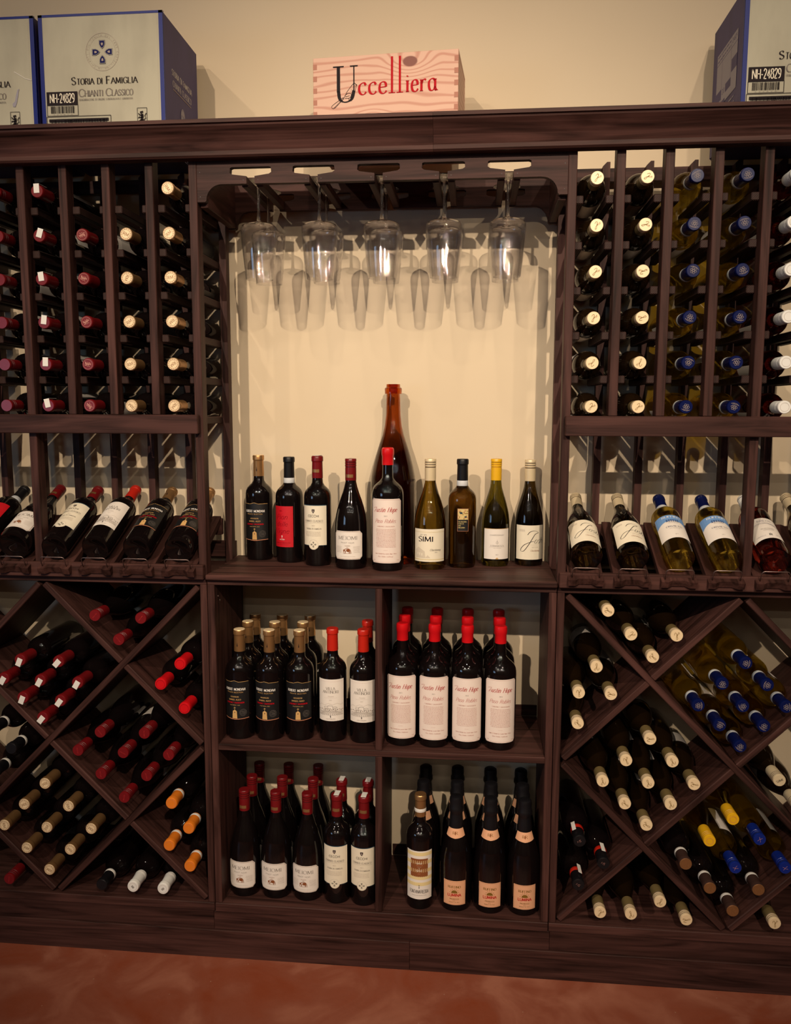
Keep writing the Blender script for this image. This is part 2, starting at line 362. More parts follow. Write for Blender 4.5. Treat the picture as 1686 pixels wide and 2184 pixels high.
# ------------------------------------------------------------------ stroke lettering
G = {}
for line in '''A 9 l0,0 4.5,10 9,0|l1.7,3.6 7.3,3.6
B 7.6 l1,0 1,10|c1,10 4.3,10 6.2,8.9 6.2,6.8 4.4,5.4 1,5.3|c4,5.3 6.6,4.9 7.4,2.7 6.4,.5 4,0 1,0
C 9 c8.4,8.2 7,9.6 5,10 2.2,9 .7,5 2.2,1 5,0 7,.4 8.5,1.7
D 9 l1,0 1,10|c1,10 4,10 7.2,8.8 8.4,5 7.2,1.2 4,0 1,0
E 7.2 l1,0 1,10|l1,10 6.5,10|l1,5.2 5.4,5.2|l1,0 6.8,0
F 6.8 l1,0 1,10|l1,10 6.4,10|l1,5.2 5.2,5.2
G 9.2 c8.4,8.2 7,9.6 5,10 2.2,9 .7,5 2.2,1 5,0 8,.8|l8.2,.4 8.2,4.4|l6,4.4 8.9,4.4
H 9 l1,0 1,10|l8,0 8,10|l1,5.1 8,5.1
I 3 l1.5,0 1.5,10
J 5 c3.6,10 3.6,6 3.6,2 2.6,0 .6,.2
K 8.4 l1,0 1,10|l7.6,10 1.2,4.6|l3.2,6 8,0
L 7 l1,0 1,10|l1,0 6.6,0
M 11 l1,0 1.6,10 5.5,1 9.4,10 10,0
N 9.4 l1,0 1,10 8.4,0 8.4,10
O 9.6 c4.8,10 1.8,8.9 .6,5 1.8,1.1 4.8,0 7.8,1.1 9,5 7.8,8.9 4.8,10
P 7.4 l1,0 1,10|c1,10 4.4,10 6.6,8.9 6.6,6.2 4.4,4.7 1,4.6
Q 9.6 c4.8,10 1.8,8.9 .6,5 1.8,1.1 4.8,0 7.8,1.1 9,5 7.8,8.9 4.8,10|l5.6,2 9.4,-1.6
R 8.2 l1,0 1,10|c1,10 4.4,10 6.4,9 6.4,6.4 4.4,5.1 1,5|l4,5 7.8,0
S 7 c6,8.5 4.6,10 2.6,9.8 1,8.6 1.2,6.6 3.5,5.3 5.8,4 6.3,2 5,.4 2.8,0 .8,1.4
T 8.2 l4.1,0 4.1,10|l.5,10 7.7,10
U 9 c1,10 1,6 1.1,2.6 2.4,.4 4.6,0 6.9,.5 8,2.6 8,6 8,10
V 9 l.3,10 4.5,0 8.7,10
W 12 l.3,10 3.2,0 6,8.5 8.8,0 11.7,10
X 8.6 l.6,0 8,10|l.6,10 8,0
Y 8.4 l.4,10 4.2,4.8 8,10|l4.2,4.8 4.2,0
Z 8 l1,10 7,10 .8,0 7.4,0
a 6.4 c5.2,5.4 4,6.4 2.6,6.5 .9,5.2 .6,3 1.2,.8 2.8,0 4.4,.7 5.3,2.2|l5.3,6.4 5.3,1.4 6.2,0
b 6.6 l1,10 1,0|c1,4.4 2.4,6.3 4,6.5 5.8,5 6,3 5.2,.8 3.6,0 1.8,.5 1,1.8
c 5.6 c5.1,5.2 4.2,6.4 3,6.5 1.2,5.4 .6,3.2 1.3,.9 3,0 4.4,.4 5.3,1.5
d 6.8 c5.2,5 4,6.4 2.6,6.5 .9,5.2 .6,3 1.2,.8 2.8,0 4.4,.7 5.3,2.2|l5.3,10 5.3,1.4 6.4,0
e 5.8 l1,3.5 5.1,3.7|c5.1,3.7 4.8,5.6 3.2,6.5 1.4,5.6 .7,3.2 1.3,.9 3,0 4.4,.4 5.4,1.5
f 4 c4.4,9 3.4,10 2.2,9 2,6 2,0|l.6,6.2 3.8,6.2
g 6.4 c5.2,5 4,6.4 2.6,6.5 .9,5.2 .6,3 1.2,.8 2.8,0 4.4,.7 5.3,2.2|c5.3,6.2 5.3,2 5,-2 3,-3.4 .8,-2.4
h 6.6 l1,10 1,0|c1,4 2.4,6.2 4,6.5 5.4,5.4 5.5,3 5.5,0
i 2.8 l1.4,6.3 1.4,0|l1.2,8.4 1.6,9
l 2.8 l1.4,10 1.4,0
m 9.6 l1,6.4 1,0|c1,4 2.4,6.2 3.6,6.5 4.8,5.4 4.9,3 4.9,0|c4.9,4 6.3,6.2 7.5,6.5 8.6,5.4 8.7,3 8.7,0
n 6.6 l1,6.4 1,0|c1,4 2.4,6.2 4,6.5 5.4,5.4 5.5,3 5.5,0
o 6.4 c3.2,6.5 1.3,5.6 .6,3.2 1.3,.9 3.2,0 5.1,.9 5.8,3.2 5.1,5.6 3.2,6.5
p 6.6 l1,6.4 1,-3.4|c1,4.4 2.4,6.3 4,6.5 5.8,5 6,3 5.2,.8 3.6,0 1.8,.5 1,1.8
r 4.8 l1,6.4 1,0|c1,4 2,5.8 3.2,6.5 4.4,6
s 5 c4.4,5.6 3,6.5 1.4,6 1,4.6 2.6,3.4 4.2,2.2 4,.6 2.4,0 .8,.8
t 4 l1.8,9 1.8,1.4 3.2,0|l.6,6.3 3.6,6.3
u 6.6 c1,6.4 1,3 1.4,.8 3,0 4.6,.8 5.4,2.4|l5.4,6.4 5.4,0
v 6 l.4,6.4 3,0 5.6,6.4
y 6 l.4,6.4 3,.4|l5.6,6.4 2.4,-3.2
0 7 c3.5,10 1.4,8.9 .6,5 1.4,1.1 3.5,0 5.6,1.1 6.4,5 5.6,8.9 3.5,10
1 7 l1.8,8 4,10 4,0
2 7 c.9,7.6 2,9.8 4,10 6,8.8 5.8,6.6 3.5,3.4 .8,0|l.8,0 6.4,0
3 7 c1,8.8 3,10 5.4,9 5.6,6.6 3,5.4|c3,5.4 6,4.8 6.2,1.6 4,0 .8,1
4 7 l4.8,0 4.8,10 .6,3 6.6,3
5 7 l5.8,10 1.6,10 1.2,5.6|c1.2,5.6 3.4,6.4 5.8,5.2 6.2,2.4 4.6,.2 .8,.6
6 7 c5.6,9.2 3.4,9.8 1.4,7.4 .7,3.6 1.6,.8 3.6,0 5.8,1.2 6.2,3.6 4.6,5.8 2.6,5.6 1,3.8
7 7 l.6,10 6.4,10 2.4,0
8 7 c3.5,10 1.3,9 1.4,6.6 3.5,5.4 5.6,6.6 5.7,9 3.5,10|c3.5,5.4 .8,4.2 .8,1.4 3.5,0 6.2,1.4 6.2,4.2 3.5,5.4
9 7 c6,6.4 4.6,4.4 2.4,4.6 .8,6.6 1.2,9 3.4,10 5.8,8.8 6.3,5.6 5,1.6 2,0
- 4.4 l.6,4.2 3.8,4.2
. 2.4 l.9,.4 1.5,.4
& 8.6 c8,4 6,.8 3,0 .8,1.6 1.6,4.4 4.6,6.6 4.8,9.2 3.2,10 1.8,8.4 3,5.6 8,0'''.split('\n'):
    ch, w, rest = line.split(' ', 2)
    G[ch] = (float(w), [(s[0], [tuple(map(float, p.split(','))) for p in s[1:].split(' ')]) for s in rest.split('|')])
def smooth(pts, n=4):
    out = []
    P = [(2 * pts[0][0] - pts[1][0], 2 * pts[0][1] - pts[1][1])] + list(pts) + [(2 * pts[-1][0] - pts[-2][0], 2 * pts[-1][1] - pts[-2][1])]
    if pts[0] == pts[-1]: P[0] = pts[-2]; P[-1] = pts[1]
    for i in range(1, len(P) - 2):
        a, b, c, d = P[i - 1:i + 3]
        for k in range(n):
            t = k / n
            out.append(tuple(0.5 * ((2 * b[j]) + (-a[j] + c[j]) * t + (2 * a[j] - 5 * b[j] + 4 * c[j] - d[j]) * t * t + (-a[j] + 3 * b[j] - 3 * c[j] + d[j]) * t ** 3) for j in (0, 1)))
    out.append(tuple(pts[-1]))
    return out
class Print:
    """flat ink in (u, v), metres; laid on a label or a carton afterwards"""
    def __init__(s): s.v = []; s.f = []; s.m = []; s.mats = []; s.runs = []; s.last = None
    def mi(s, key):
        if key != s.last: s.runs.append(len(s.f)); s.last = key      # each new ink lies a hair above the one before
        if key not in s.mats: s.mats.append(key)
        return s.mats.index(key)
    def quad(s, a, b, c, d, m):
        n = len(s.v); s.v += [a, b, c, d]; s.m.append(s.mi(m)); s.f.append((n, n + 1, n + 2, n + 3))
    def rect(s, u0, u1, v0, v1, m, step=0.006):
        n = max(1, int(math.ceil((u1 - u0) / step)))
        for i in range(n):
            a = u0 + (u1 - u0) * i / n; b = u0 + (u1 - u0) * (i + 1) / n
            s.quad((a, v0), (b, v0), (b, v1), (a, v1), m)
    def line(s, pts, w, m, nib=None, step=0.005):
        """w: width, or (thick, thin) with a broad nib at angle nib"""
        pts2 = [pts[0]]
        for p in pts[1:]:
            q = pts2[-1]; d = hypot(p[0] - q[0], p[1] - q[1]); k = max(1, int(d / step))
            for i in range(1, k + 1): pts2.append((q[0] + (p[0] - q[0]) * i / k, q[1] + (p[1] - q[1]) * i / k))
        n0 = len(s.v); N = len(pts2)
        for i, p in enumerate(pts2):
            a = pts2[max(0, i - 1)]; b = pts2[min(N - 1, i + 1)]
            dx, dy = b[0] - a[0], b[1] - a[1]; l = hypot(dx, dy) or 1e-9; dx /= l; dy /= l
            if isinstance(w, tuple):
                an = nib if nib is not None else radians(15)
                ww = max(w[1], w[0] * abs(dx * sin(an) - dy * cos(an)))
            else: ww = w
            s.v += [(p[0] - dy * ww / 2, p[1] + dx * ww / 2), (p[0] + dy * ww / 2, p[1] - dx * ww / 2)]
        k = s.mi(m)
        for i in range(N - 1):
            a = n0 + 2 * i; s.f.append((a + 1, a + 3, a + 2, a)); s.m.append(k)
    def seg(s, pts, w, m):
        for a, b in zip(pts, pts[1:]): s.line([a, b], w, m)
    def disc(s, u, v, r, m, n=16, ry=None, a0=0, a1=2 * pi):
        ry = ry or r; n0 = len(s.v)
        s.v += [(u, v)] + [(u + r * cos(a0 + (a1 - a0) * i / n), v + ry * sin(a0 + (a1 - a0) * i / n)) for i in range(n + 1)]
        k = s.mi(m)
        for i in range(n): s.f.append((n0, n0 + 1 + i, n0 + 2 + i)); s.m.append(k)
    def ring(s, u, v, r, w, m, n=24, ry=None, a0=0, a1=2 * pi):
        ry = ry or r
        s.line([(u + r * cos(a0 + (a1 - a0) * i / n), v + ry * sin(a0 + (a1 - a0) * i / n)) for i in range(n + 1)], w, m, step=1)
    def poly(s, pts, m):
        u0 = min(p[0] for p in pts); u1 = max(p[0] for p in pts); n = max(1, int(math.ceil((u1 - u0) / .005)))
        for i in range(n):
            q = list(pts)
            for lim, sg in ((u0 + (u1 - u0) * i / n, 1), (u0 + (u1 - u0) * (i + 1) / n, -1)):
                o = []
                for a, b in zip(q, q[1:] + q[:1]):
                    ia = (a[0] - lim) * sg >= -1e-9; ib = (b[0] - lim) * sg >= -1e-9
                    if ia: o.append(a)
                    if ia != ib: t = (lim - a[0]) / (b[0] - a[0]); o.append((lim, a[1] + (b[1] - a[1]) * t))
                q = o
                if not q: break
            if len(q) > 2: n0 = len(s.v); s.v += q; s.m.append(s.mi(m)); s.f.append(tuple(range(n0, n0 + len(q))))
    def width(s, t, h, sp=1.0, kx=1.0): return sum((G[c][0] if c in G else 6.0) + sp for c in t) * h / 10 * kx - sp * h / 10 * kx
    def text(s, t, u, v, h, m, style='serif', align='c', sp=0.7, kx=1.0, wt=1.0, fit=None, n=3):
        """h: cap height; fit: width to stretch to"""
        if fit: kx *= fit / s.width(t, h, sp, kx)
        W = s.width(t, h, sp, kx); x = u - W / 2 if align == 'c' else (u if align == 'l' else u - W)
        k = h / 10; sh = 0.38 if style == 'script' else 0.0
        for c in t:
            if c not in G: x += (6.0 + sp) * k * kx; continue
            w, strokes = G[c]
            for op, pts in strokes:
                pp = smooth(pts, n) if op == 'c' else pts
                q = [(x + (a * kx + b * sh) * k, v + b * k) for a, b in pp]
                if style == 'serif': ww = (1.5 * k * wt, 0.55 * k * wt)
                elif style == 'sans': ww = 1.25 * k * wt
                elif style == 'bold': ww = 2.2 * k * wt
                else: ww = (1.0 * k * wt, 0.36 * k * wt)
                if op == 'l' and style != 'script': s.seg(q, ww, m)
                else: s.line(q, ww, m, radians(15) if style == 'serif' else radians(-20), step=0.01)
                if style == 'serif' and op == 'l':
                    for (a, b), (c2, d2) in ((pts[0], pts[1]), (pts[-1], pts[-2])):
                        if abs(d2 - b) > abs(c2 - a) * 1.2 and (b in (0, 10, 6.4, 6.3)):
                            s.rect(x + (a * kx - 1.25 * min(1, kx)) * k, x + (a * kx + 1.25 * min(1, kx)) * k, v + b * k - (0.45 * k if b > 0 else 0), v + b * k + (0.45 * k if b <= 0 else 0), m)
            x += (w + sp) * k * kx
    def greek(s, u0, u1, v0, v1, n, h, m, seed=1):
        """small unreadable print: rows of word-long dashes"""
        r = random.Random(seed)
        for i in range(n):
            v = v1 - (v1 - v0) * i / max(1, n - 1); x = u0 + r.random() * .002
            while x < u1:
                w = (2 + r.random() * 6) * h; w = min(w, u1 - x)
                s.rect(x, x + w, v - h / 2, v + h / 2, m, step=0.004); x += w + h * 1.1
    def to_mesh(s, name, fn):
        off = [0.0] * len(s.v); k = -1
        for i, f in enumerate(s.f):
            while k + 1 < len(s.runs) and s.runs[k + 1] <= i: k += 1
            for q in f: off[q] = k * .00005
        return mesh(name, [fn(u, v, o) for (u, v), o in zip(s.v, off)], s.f, [M[k] for k in s.mats], s.m)
def on_cyl(R):
    return lambda u, v, o=0: ((R + o) * sin(u / R), -(R + o) * cos(u / R), v)

# ------------------------------------------------------------------ bottles
def body_profile(t, R, H):
    if t == 'bordeaux':
        a = [(0, .014), (.55, .010), (.80, .001), (.92, .0), (1.0, .008)]
        p = [(R * r, z) for r, z in a] + [(R, .615 * H), (R * .99, .637 * H), (R * .95, .664 * H), (R * .85, .690 * H), (R * .69, .712 * H), (R * .52, .731 * H), (.0158, .757 * H), (.0148, .80 * H), (.0140, .95 * H), (.0158, .955 * H), (.0158, .975 * H), (.0145, .98 * H), (.0140, H - .001), (0, H - .001)]
    elif t == 'burgundy':
        a = [(0, .016), (.55, .012), (.80, .001), (.92, .0), (1.0, .009)]
        p = [(R * r, z) for r, z in a] + [(R, .36 * H), (R * .985, .42 * H), (R * .93, .49 * H), (R * .82, .56 * H), (R * .67, .63 * H), (R * .52, .69 * H), (R * .42, .74 * H), (.0152, .79 * H), (.0146, .84 * H), (.0142, .95 * H), (.0150, .955 * H), (.0150, H - .002), (0, H - .001)]
    elif t == 'sparkling':
        a = [(0, .02), (.55, .014), (.80, .001), (.92, .0), (1.0, .010)]
        p = [(R * r, z) for r, z in a] + [(R, .36 * H), (R * .985, .43 * H), (R * .92, .50 * H), (R * .80, .57 * H), (R * .66, .63 * H), (R * .54, .68 * H), (R * .44, .73 * H), (.0175, .78 * H), (.0160, .84 * H), (.0150, .95 * H), (.0150, H - .003), (0, H - .003)]
    elif t == 'magnum':
        a = [(0, .03), (.55, .02), (.80, .001), (.92, .0), (1.0, .014)]
        p = [(R * r, z) for r, z in a] + [(R, .44 * H), (R * .975, .49 * H), (R * .90, .54 * H), (R * .78, .60 * H), (R * .62, .665 * H), (R * .47, .72 * H), (R * .38, .77 * H), (R * .325, .83 * H), (R * .30, .945 * H), (R * .37, .948 * H), (R * .38, .975 * H), (R * .36, .980 * H), (R * .31, .983 * H), (R * .30, H), (R * .20, H), (R * .20, .95 * H), (0, .95 * H)]
    return p
def capsule_mesh(style, H, mk, mk2=None):
    ms = [M[mk], M[mk2 or mk]]
    if style == 'cork':
        p = [(.0156, H - .062), (.0158, H - .060), (.0150, H - .018), (.0152, H - .016), (.0168, H - .014), (.0168, H - .0035), (.0160, H - .001, 1), (.0150, H + .0002, 1)]
    elif style == 'wax':
        p = [(.0158, H - .046), (.0160, H - .044), (.0158, H - .022), (.0172, H - .019), (.0175, H - .007), (.0165, H - .001), (.0135, H + .0015)]
    elif style == 'screw':
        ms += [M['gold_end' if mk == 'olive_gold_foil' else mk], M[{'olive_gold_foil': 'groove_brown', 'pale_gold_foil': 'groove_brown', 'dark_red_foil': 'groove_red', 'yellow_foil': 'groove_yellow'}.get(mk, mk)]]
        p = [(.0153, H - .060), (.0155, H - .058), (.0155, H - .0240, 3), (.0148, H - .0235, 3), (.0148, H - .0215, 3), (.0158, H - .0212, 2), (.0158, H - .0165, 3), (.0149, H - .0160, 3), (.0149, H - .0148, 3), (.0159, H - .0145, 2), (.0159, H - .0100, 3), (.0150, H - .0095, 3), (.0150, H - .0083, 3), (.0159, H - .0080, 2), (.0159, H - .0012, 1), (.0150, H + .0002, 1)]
    elif style == 'sparkling':
        p = [(.0208, H - .088), (.0210, H - .086), (.0190, H - .066), (.0176, H - .052), (.0176, H - .047), (.0212, H - .041), (.0208, H - .031), (.0186, H - .025), (.0192, H - .012), (.0180, H - .003), (.0120, H + .001)]
    seg = 26 if style != 'sparkling' else 14
    return lathe(p, ms, seg, 'capsule')
def curved_label(R, pts_top, pts_bot, m, seg=20, rf=None):
    """top and bottom outline: lists of (u, v) at rising u; both start and end at the same u"""
    def at(P, u):
        for (a, b), (c, d) in zip(P, P[1:]):
            if u <= c + 1e-9: return b + (d - b) * (0 if c == a else (u - a) / (c - a))
        return P[-1][1]
    us = sorted(set([round(p[0], 5) for p in pts_top + pts_bot] + [round(pts_top[0][0] + (pts_top[-1][0] - pts_top[0][0]) * i / seg, 5) for i in range(seg + 1)]))
    v = []; f = []
    for u in us:
        for z in (at(pts_bot, u), at(pts_top, u)):
            r = rf(z) if rf else R + .0005
            v.append((r * sin(u / R), -r * cos(u / R), z))
    for i in range(len(us) - 1): f.append((2 * i, 2 * i + 2, 2 * i + 3, 2 * i + 1))
    me = mesh('label', v, f, [m], smooth=True)
    return me
def rectpts(w, z0, z1, u=0.0): return [(u - w / 2, z1), (u + w / 2, z1)], [(u - w / 2, z0), (u + w / 2, z0)]

def shield(P, u, v, s, m1, m2=None, rot=0):
    pts = [(-.8, 1), (.8, 1), (.8, 0), (.45, -.75), (0, -1.15), (-.45, -.75), (-.8, 0)]
    c, q = cos(rot), sin(rot)
    P.poly([(u + s * (a * c - b * q), v + s * (a * q + b * c)) for a, b in pts], m1)
    if m2: P.poly([(u + s * .45 * (a * c - b * q), v + s * .45 * (a * q + b * c)) for a, b in pts], m2)
def cross_of_shields(P, u, v, d, s, m1, m2):
    for k in range(4): shield(P, u + d * cos(k * pi / 2), v + d * sin(k * pi / 2), s, m1, m2, k * pi / 2 - pi / 2)
def lion(P, u, v, s, m):
    for pts, w in (([(-.5, -1.6), (-.2, -.6), (.1, .4), (-.1, 1.0)], .75), ([(.1, .3), (-.9, .8), (-1.1, 1.2)], .3), ([(.1, -.1), (-.9, .1), (-1.2, -.2)], .3), ([(-.2, -.7), (.7, -1.0), (.5, -1.8)], .4), ([(-.3, -.8), (-1.0, -1.0), (-1.1, -1.7)], .35), ([(.3, -.7), (1.1, -.3), (.8, .5), (1.3, 1.2)], .22), ([(-.2, .9), (-.5, 1.5), (.3, 1.6)], .5)):
        P.line([(u + a * s, v + b * s) for a, b in pts], w * s, m)

def design(kind, R):
    """label outline, print and their materials for each kind of bottle"""
    P = Print(); top, bot, lm = None, None, 'label_white'
    if kind == 'black_gold':
        lm = 'label_black'; w = .082
        top = [(-w/2, .1675), (-.012, .167), (0, .1705), (.012, .167), (w/2, .1675)]; bot = [(-w/2, .0625), (0, .0595), (w/2, .0625)]
        P.line([(a, b) for a, b in top], .0009, 'ink_gold'); P.line(bot, .0016, 'ink_copper')
        P.text('ROBERT MONDAVI', 0, .1425, .0068, 'ink_white', fit=.062, wt=1.3); P.text('PRIVATE SELECTION', 0, .1355, .0032, 'ink_gold', 'sans', fit=.048)
        P.text('BOURBON', 0, .1225, .0036, 'ink_gold', fit=.024, wt=1.2); P.text('BARREL-AGED', 0, .1140, .0040, 'ink_gold', fit=.036, wt=1.2)
        P.text('CABERNET SAUVIGNON', 0, .1055, .0040, 'ink_bright_red', fit=.054, wt=1.6); P.text('CALIFORNIA 2022', 0, .0992, .0024, 'ink_gold', 'sans', fit=.030)
        P.poly([(-.0072, .062), (.0072, .062), (.006, .083), (0, .0875), (-.006, .083)], 'ink_gold'); P.rect(-.0013, .0013, .078, .0805, 'ink_black')
        P.line([(0, .087), (0, .095)], .0007, 'ink_gold'); P.line([(-.003, .0915), (.003, .0925)], .0009, 'ink_gold'); P.line([(-.002, .0945), (.002, .0945)], .0009, 'ink_gold')
        P.ring(.0235, .079, .0095, .0004, 'ink_grey'); P.ring(.0235, .079, .0068, .0004, 'ink_grey'); P.greek(.019, .028, .0765, .0815, 3, .0007, 'ink_grey', 3)
    elif kind == 'red_script':
        lm = 'label_red'; w = .066; top, bot = rectpts(w, .0465, .1650)
        P.text('2020', -.004, .150, .0028, 'ink_darkred', 'sans'); P.text('Pian', -.002, .127, .0145, 'ink_darkred', 'script', wt=.75, kx=1.0)
        P.text('delle', -.002, .107, .0135, 'ink_darkred', 'script', wt=.75); P.text('Vigne', -.004, .086, .0145, 'ink_darkred', 'script', wt=.75)
        P.disc(0, .0785, .0018, 'ink_white'); P.rect(-.0008, .0008, .073, .078, 'ink_white'); P.line([(-.009, .0685), (0, .071), (.009, .0685)], .0005, 'ink_white'); P.text('ANTINORI', 0, .0665, .0022, 'ink_white', fit=.014)
        P.text('BRUNELLO DI MONTALCINO', 0, .0575, .0024, 'ink_darkred', fit=.05); P.rect(-.020, .020, .0535, .0538, 'ink_darkred')
    elif kind == 'cream_medallion':
        lm = 'label_cream'; w = .078; r = .0150; c = .0625
        top = [(-w/2, .1725), (w/2, .1725)]
        bot = [(-w/2, .0600), (-r, .0600)] + [(r * cos(pi + pi * i / 12) if 0 < i < 12 else (-r if i == 0 else r) * .9999, c - r * sin(pi * i / 12)) for i in range(1, 12)] + [(r, .0600), (w/2, .0600)]
        P.rect(-w/2, w/2, .1725, .1745, 'ink_teal'); P.rect(-w/2, -r - .001, .0585, .0592, 'ink_teal'); P.rect(r + .001, w/2, .0585, .0592, 'ink_teal')
        shield(P, 0, .157, .0052, 'ink_black'); lion(P, 0, .157, .0020, 'ink_pale')
        P.text('CECCHI', 0, .1400, .0062, 'ink_black', 'sans', fit=.033, wt=1.1); P.text('CHIANTI CLASSICO', 0, .1265, .0055, 'ink_grey', fit=.056)
        P.rect(-.03, .03, .1235, .1238, 'ink_grey'); P.text('2023', 0, .1145, .0030, 'ink_pale'); P.text('STORIA DI FAMIGLIA', 0, .1050, .0042, 'ink_grey', fit=.046)
        P.greek(-.027, .021, .087, .098, 4, .0007, 'ink_pale', 5)
        P.ring(0, c, .0135, .0003, 'ink_pale'); cross_of_shields(P, 0, c, .0052, .0025, 'ink_black', 'label_cream')
    elif kind == 'octagon_white':
        w = .088; q = .008
        top = [(-w/2, .1075 - q), (-w/2 + q, .1075), (w/2 - q, .1075), (w/2, .1075 - q)]; bot = [(-w/2, .0280 + q), (-w/2 + q, .0280), (w/2 - q, .0280), (w/2, .0280 + q)]
        i = .002
        P.seg([(-w/2 + i, .028 + q), (-w/2 + i, .1075 - q), (-w/2 + q, .1075 - i), (w/2 - q, .1075 - i), (w/2 - i, .1075 - q), (w/2 - i, .028 + q), (w/2 - q, .028 + i), (-w/2 + q, .028 + i), (-w/2 + i, .028 + q)], .0006, 'ink_brown')
        P.text('MEIOMI', 0, .0835, .0100, 'ink_grey', fit=.057, wt=.95); P.text('PINOT NOIR', 0, .0730, .0038, 'ink_grey', 'sans', fit=.039, wt=.8)
        P.text('CALIFORNIA', 0, .0655, .0020, 'ink_brown', 'sans'); P.text('2023', 0, .0615, .0020, 'ink_brown', 'sans')
        P.line([(-.0115, .047), (-.010, .0535), (-.006, .0575), (0, .0590), (.006, .0575), (.009, .0530), (.0100, .0465)], .0016, 'ink_brown'); P.disc(-.0095, .0535, .0028, 'ink_brown'); P.disc(.002, .0535, .0055, 'ink_brown', ry=.004)
        P.line([(-.005, .053), (-.0065, .046)], .0022, 'ink_brown'); P.line([(.0065, .052), (.0050, .046)], .0024, 'ink_brown'); P.rect(-.0125, .0115, .0448, .0455, 'ink_brown')
        P.greek(-.036, -.017, .048, .064, 6, .0006, 'ink_pale', 8); P.greek(.016, .036, .048, .064, 6, .0006, 'ink_pale', 9); P.greek(-.022, .022, .036, .036, 1, .0006, 'ink_pale', 4)
    elif kind == 'tall_pink':
        lm = 'label_pink'; w = .094; q = .006
        top = [(-w/2, .200 - q), (-w/2 + q, .200), (w/2 - q, .200), (w/2, .200 - q)]; bot = [(-w/2, .023 + q), (-w/2 + q, .023), (w/2 - q, .023), (w/2, .023 + q)]
        i = .0025
        P.seg([(-w/2 + i, .023 + q), (-w/2 + i, .2 - q), (-w/2 + q, .2 - i), (w/2 - q, .2 - i), (w/2 - i, .2 - q), (w/2 - i, .023 + q), (w/2 - q, .023 + i), (-w/2 + q, .023 + i), (-w/2 + i, .023 + q)], .0005, 'ink_pink')
        P.text('Austin Hope', -.002, .1640, .0130, 'ink_red', 'script', fit=.066, wt=1.1, n=4); P.line([(-.038, .1745), (-.032, .1765), (-.026, .1770)], .0006, 'ink_red')
        P.text('2023', 0, .1515, .0030, 'ink_grey'); P.text('Paso Robles', -.002, .1345, .0105, 'ink_red', 'script', fit=.060, wt=.75, n=4)
        P.text('CABERNET SAUVIGNON', 0, .1230, .0032, 'ink_pink', fit=.050)
        P.greek(-.029, .029, .068, .117, 14, .0009, 'ink_pink', 11)
        P.rect(-.006, .006, .0590, .0593, 'ink_pink'); P.text('Made & Bottled by Austin Hope Winery', -.001, .0480, .0032, 'ink_pink', 'script', fit=.064, wt=1.3, n=2); P.text('Paso Robles California', -.001, .0400, .0032, 'ink_pink', 'script', fit=.042, wt=1.3, n=2)
        P.greek(-.040, -.032, .031, .031, 1, .0008, 'ink_pink', 2); P.greek(.032, .040, .031, .031, 1, .0008, 'ink_pink', 3)
    elif kind == 'cream_serif':
        lm = 'label_cream'; w = .098; top, bot = rectpts(w, .0230, .1140)
        P.rect(-w/2, w/2, .1055, .1062, 'ink_tan'); P.rect(-w/2, w/2, .0285, .0300, 'ink_tan')
        P.text('EST 1876', -.016, .0965, .0030, 'ink_black', 'sans', wt=.8); P.text('SIMI', -.010, .0795, .0140, 'ink_black', wt=1.5, fit=.044)
        P.text('Chardonnay', .018, .0535, .0058, 'ink_black', 'script', fit=.032, n=2); P.text('2023', .020, .0480, .0026, 'ink_black')
        P.poly([(-.042, .034), (-.010, .034), (-.012, .052), (-.032, .064), (-.042, .056)], 'ink_faint'); P.rect(-.036, -.033, .042, .049, 'label_cream'); P.rect(-.029, -.026, .041, .048, 'label_cream'); P.rect(-.022, -.019, .040, .047, 'label_cream'); P.poly([(-.010, .034), (.004, .034), (-.004, .042)], 'ink_faint')
    elif kind == 'small_mosaic':
        lm = 'label_black'; w = .031; top, bot = rectpts(w, .1050, .1680)
        P.seg([(-w/2, .105), (w/2, .105), (w/2, .168), (-w/2, .168), (-w/2, .105)], .0006, 'ink_copper')
        P.rect(-w/2 + .001, w/2 - .001, .1375, .1672, 'ink_tan')
        rr = random.Random(3)
        for a in range(9):
            for b in range(9):
                if rr.random() < .45: P.rect(-.0140 + a * .0031, -.0140 + a * .0031 + .0022, .1385 + b * .0031, .1385 + b * .0031 + .0022, rr.choice(['ink_copper', 'ink_brown', 'ink_olive', 'label_peach']))
        P.disc(-.005, .156, .0042, 'ink_teal', ry=.0022); P.disc(-.009, .1590, .0014, 'ink_teal'); P.disc(.007, .1455, .0036, 'ink_teal', ry=.002)
        for t_, z in (('FALANGHINA', .1300), ('FEUDI DI', .1245), ('SAN', .1190), ('GREGORIO', .1135)): P.text(t_, -.0132, z, .0034, 'ink_tan', align='l', sp=.4, kx=.8)
    elif kind == 'white_chardonnay':
        w = .080; top, bot = rectpts(w, .0220, .1080)
        P.rect(-w/2, w/2, .1080, .1092, 'ink_gold'); P.text('CHARDONNAY', 0, .0890, .0034, 'ink_grey', 'sans', fit=.042)
        P.ring(0, .0690, .0032, .0006, 'ink_grey'); P.line([(0, .0655), (0, .0775)], .0005, 'ink_grey'); P.text('TORMARESCA', 0, .0580, .0044, 'ink_grey', fit=.040, wt=.9); P.rect(-.023, .023, .0565, .0568, 'ink_pale'); P.greek(-.012, .012, .0535, .0535, 1, .0006, 'ink_pale', 2)
        P.text('2023', 0, .0335, .0026, 'ink_grey'); P.poly([(-.005, .0222), (.005, .0222), (0, .0275)], 'ink_gold')
    elif kind == 'cream_signature':
        lm = 'label_cream'; w = .094; top, bot = rectpts(w, .0190, .1170)
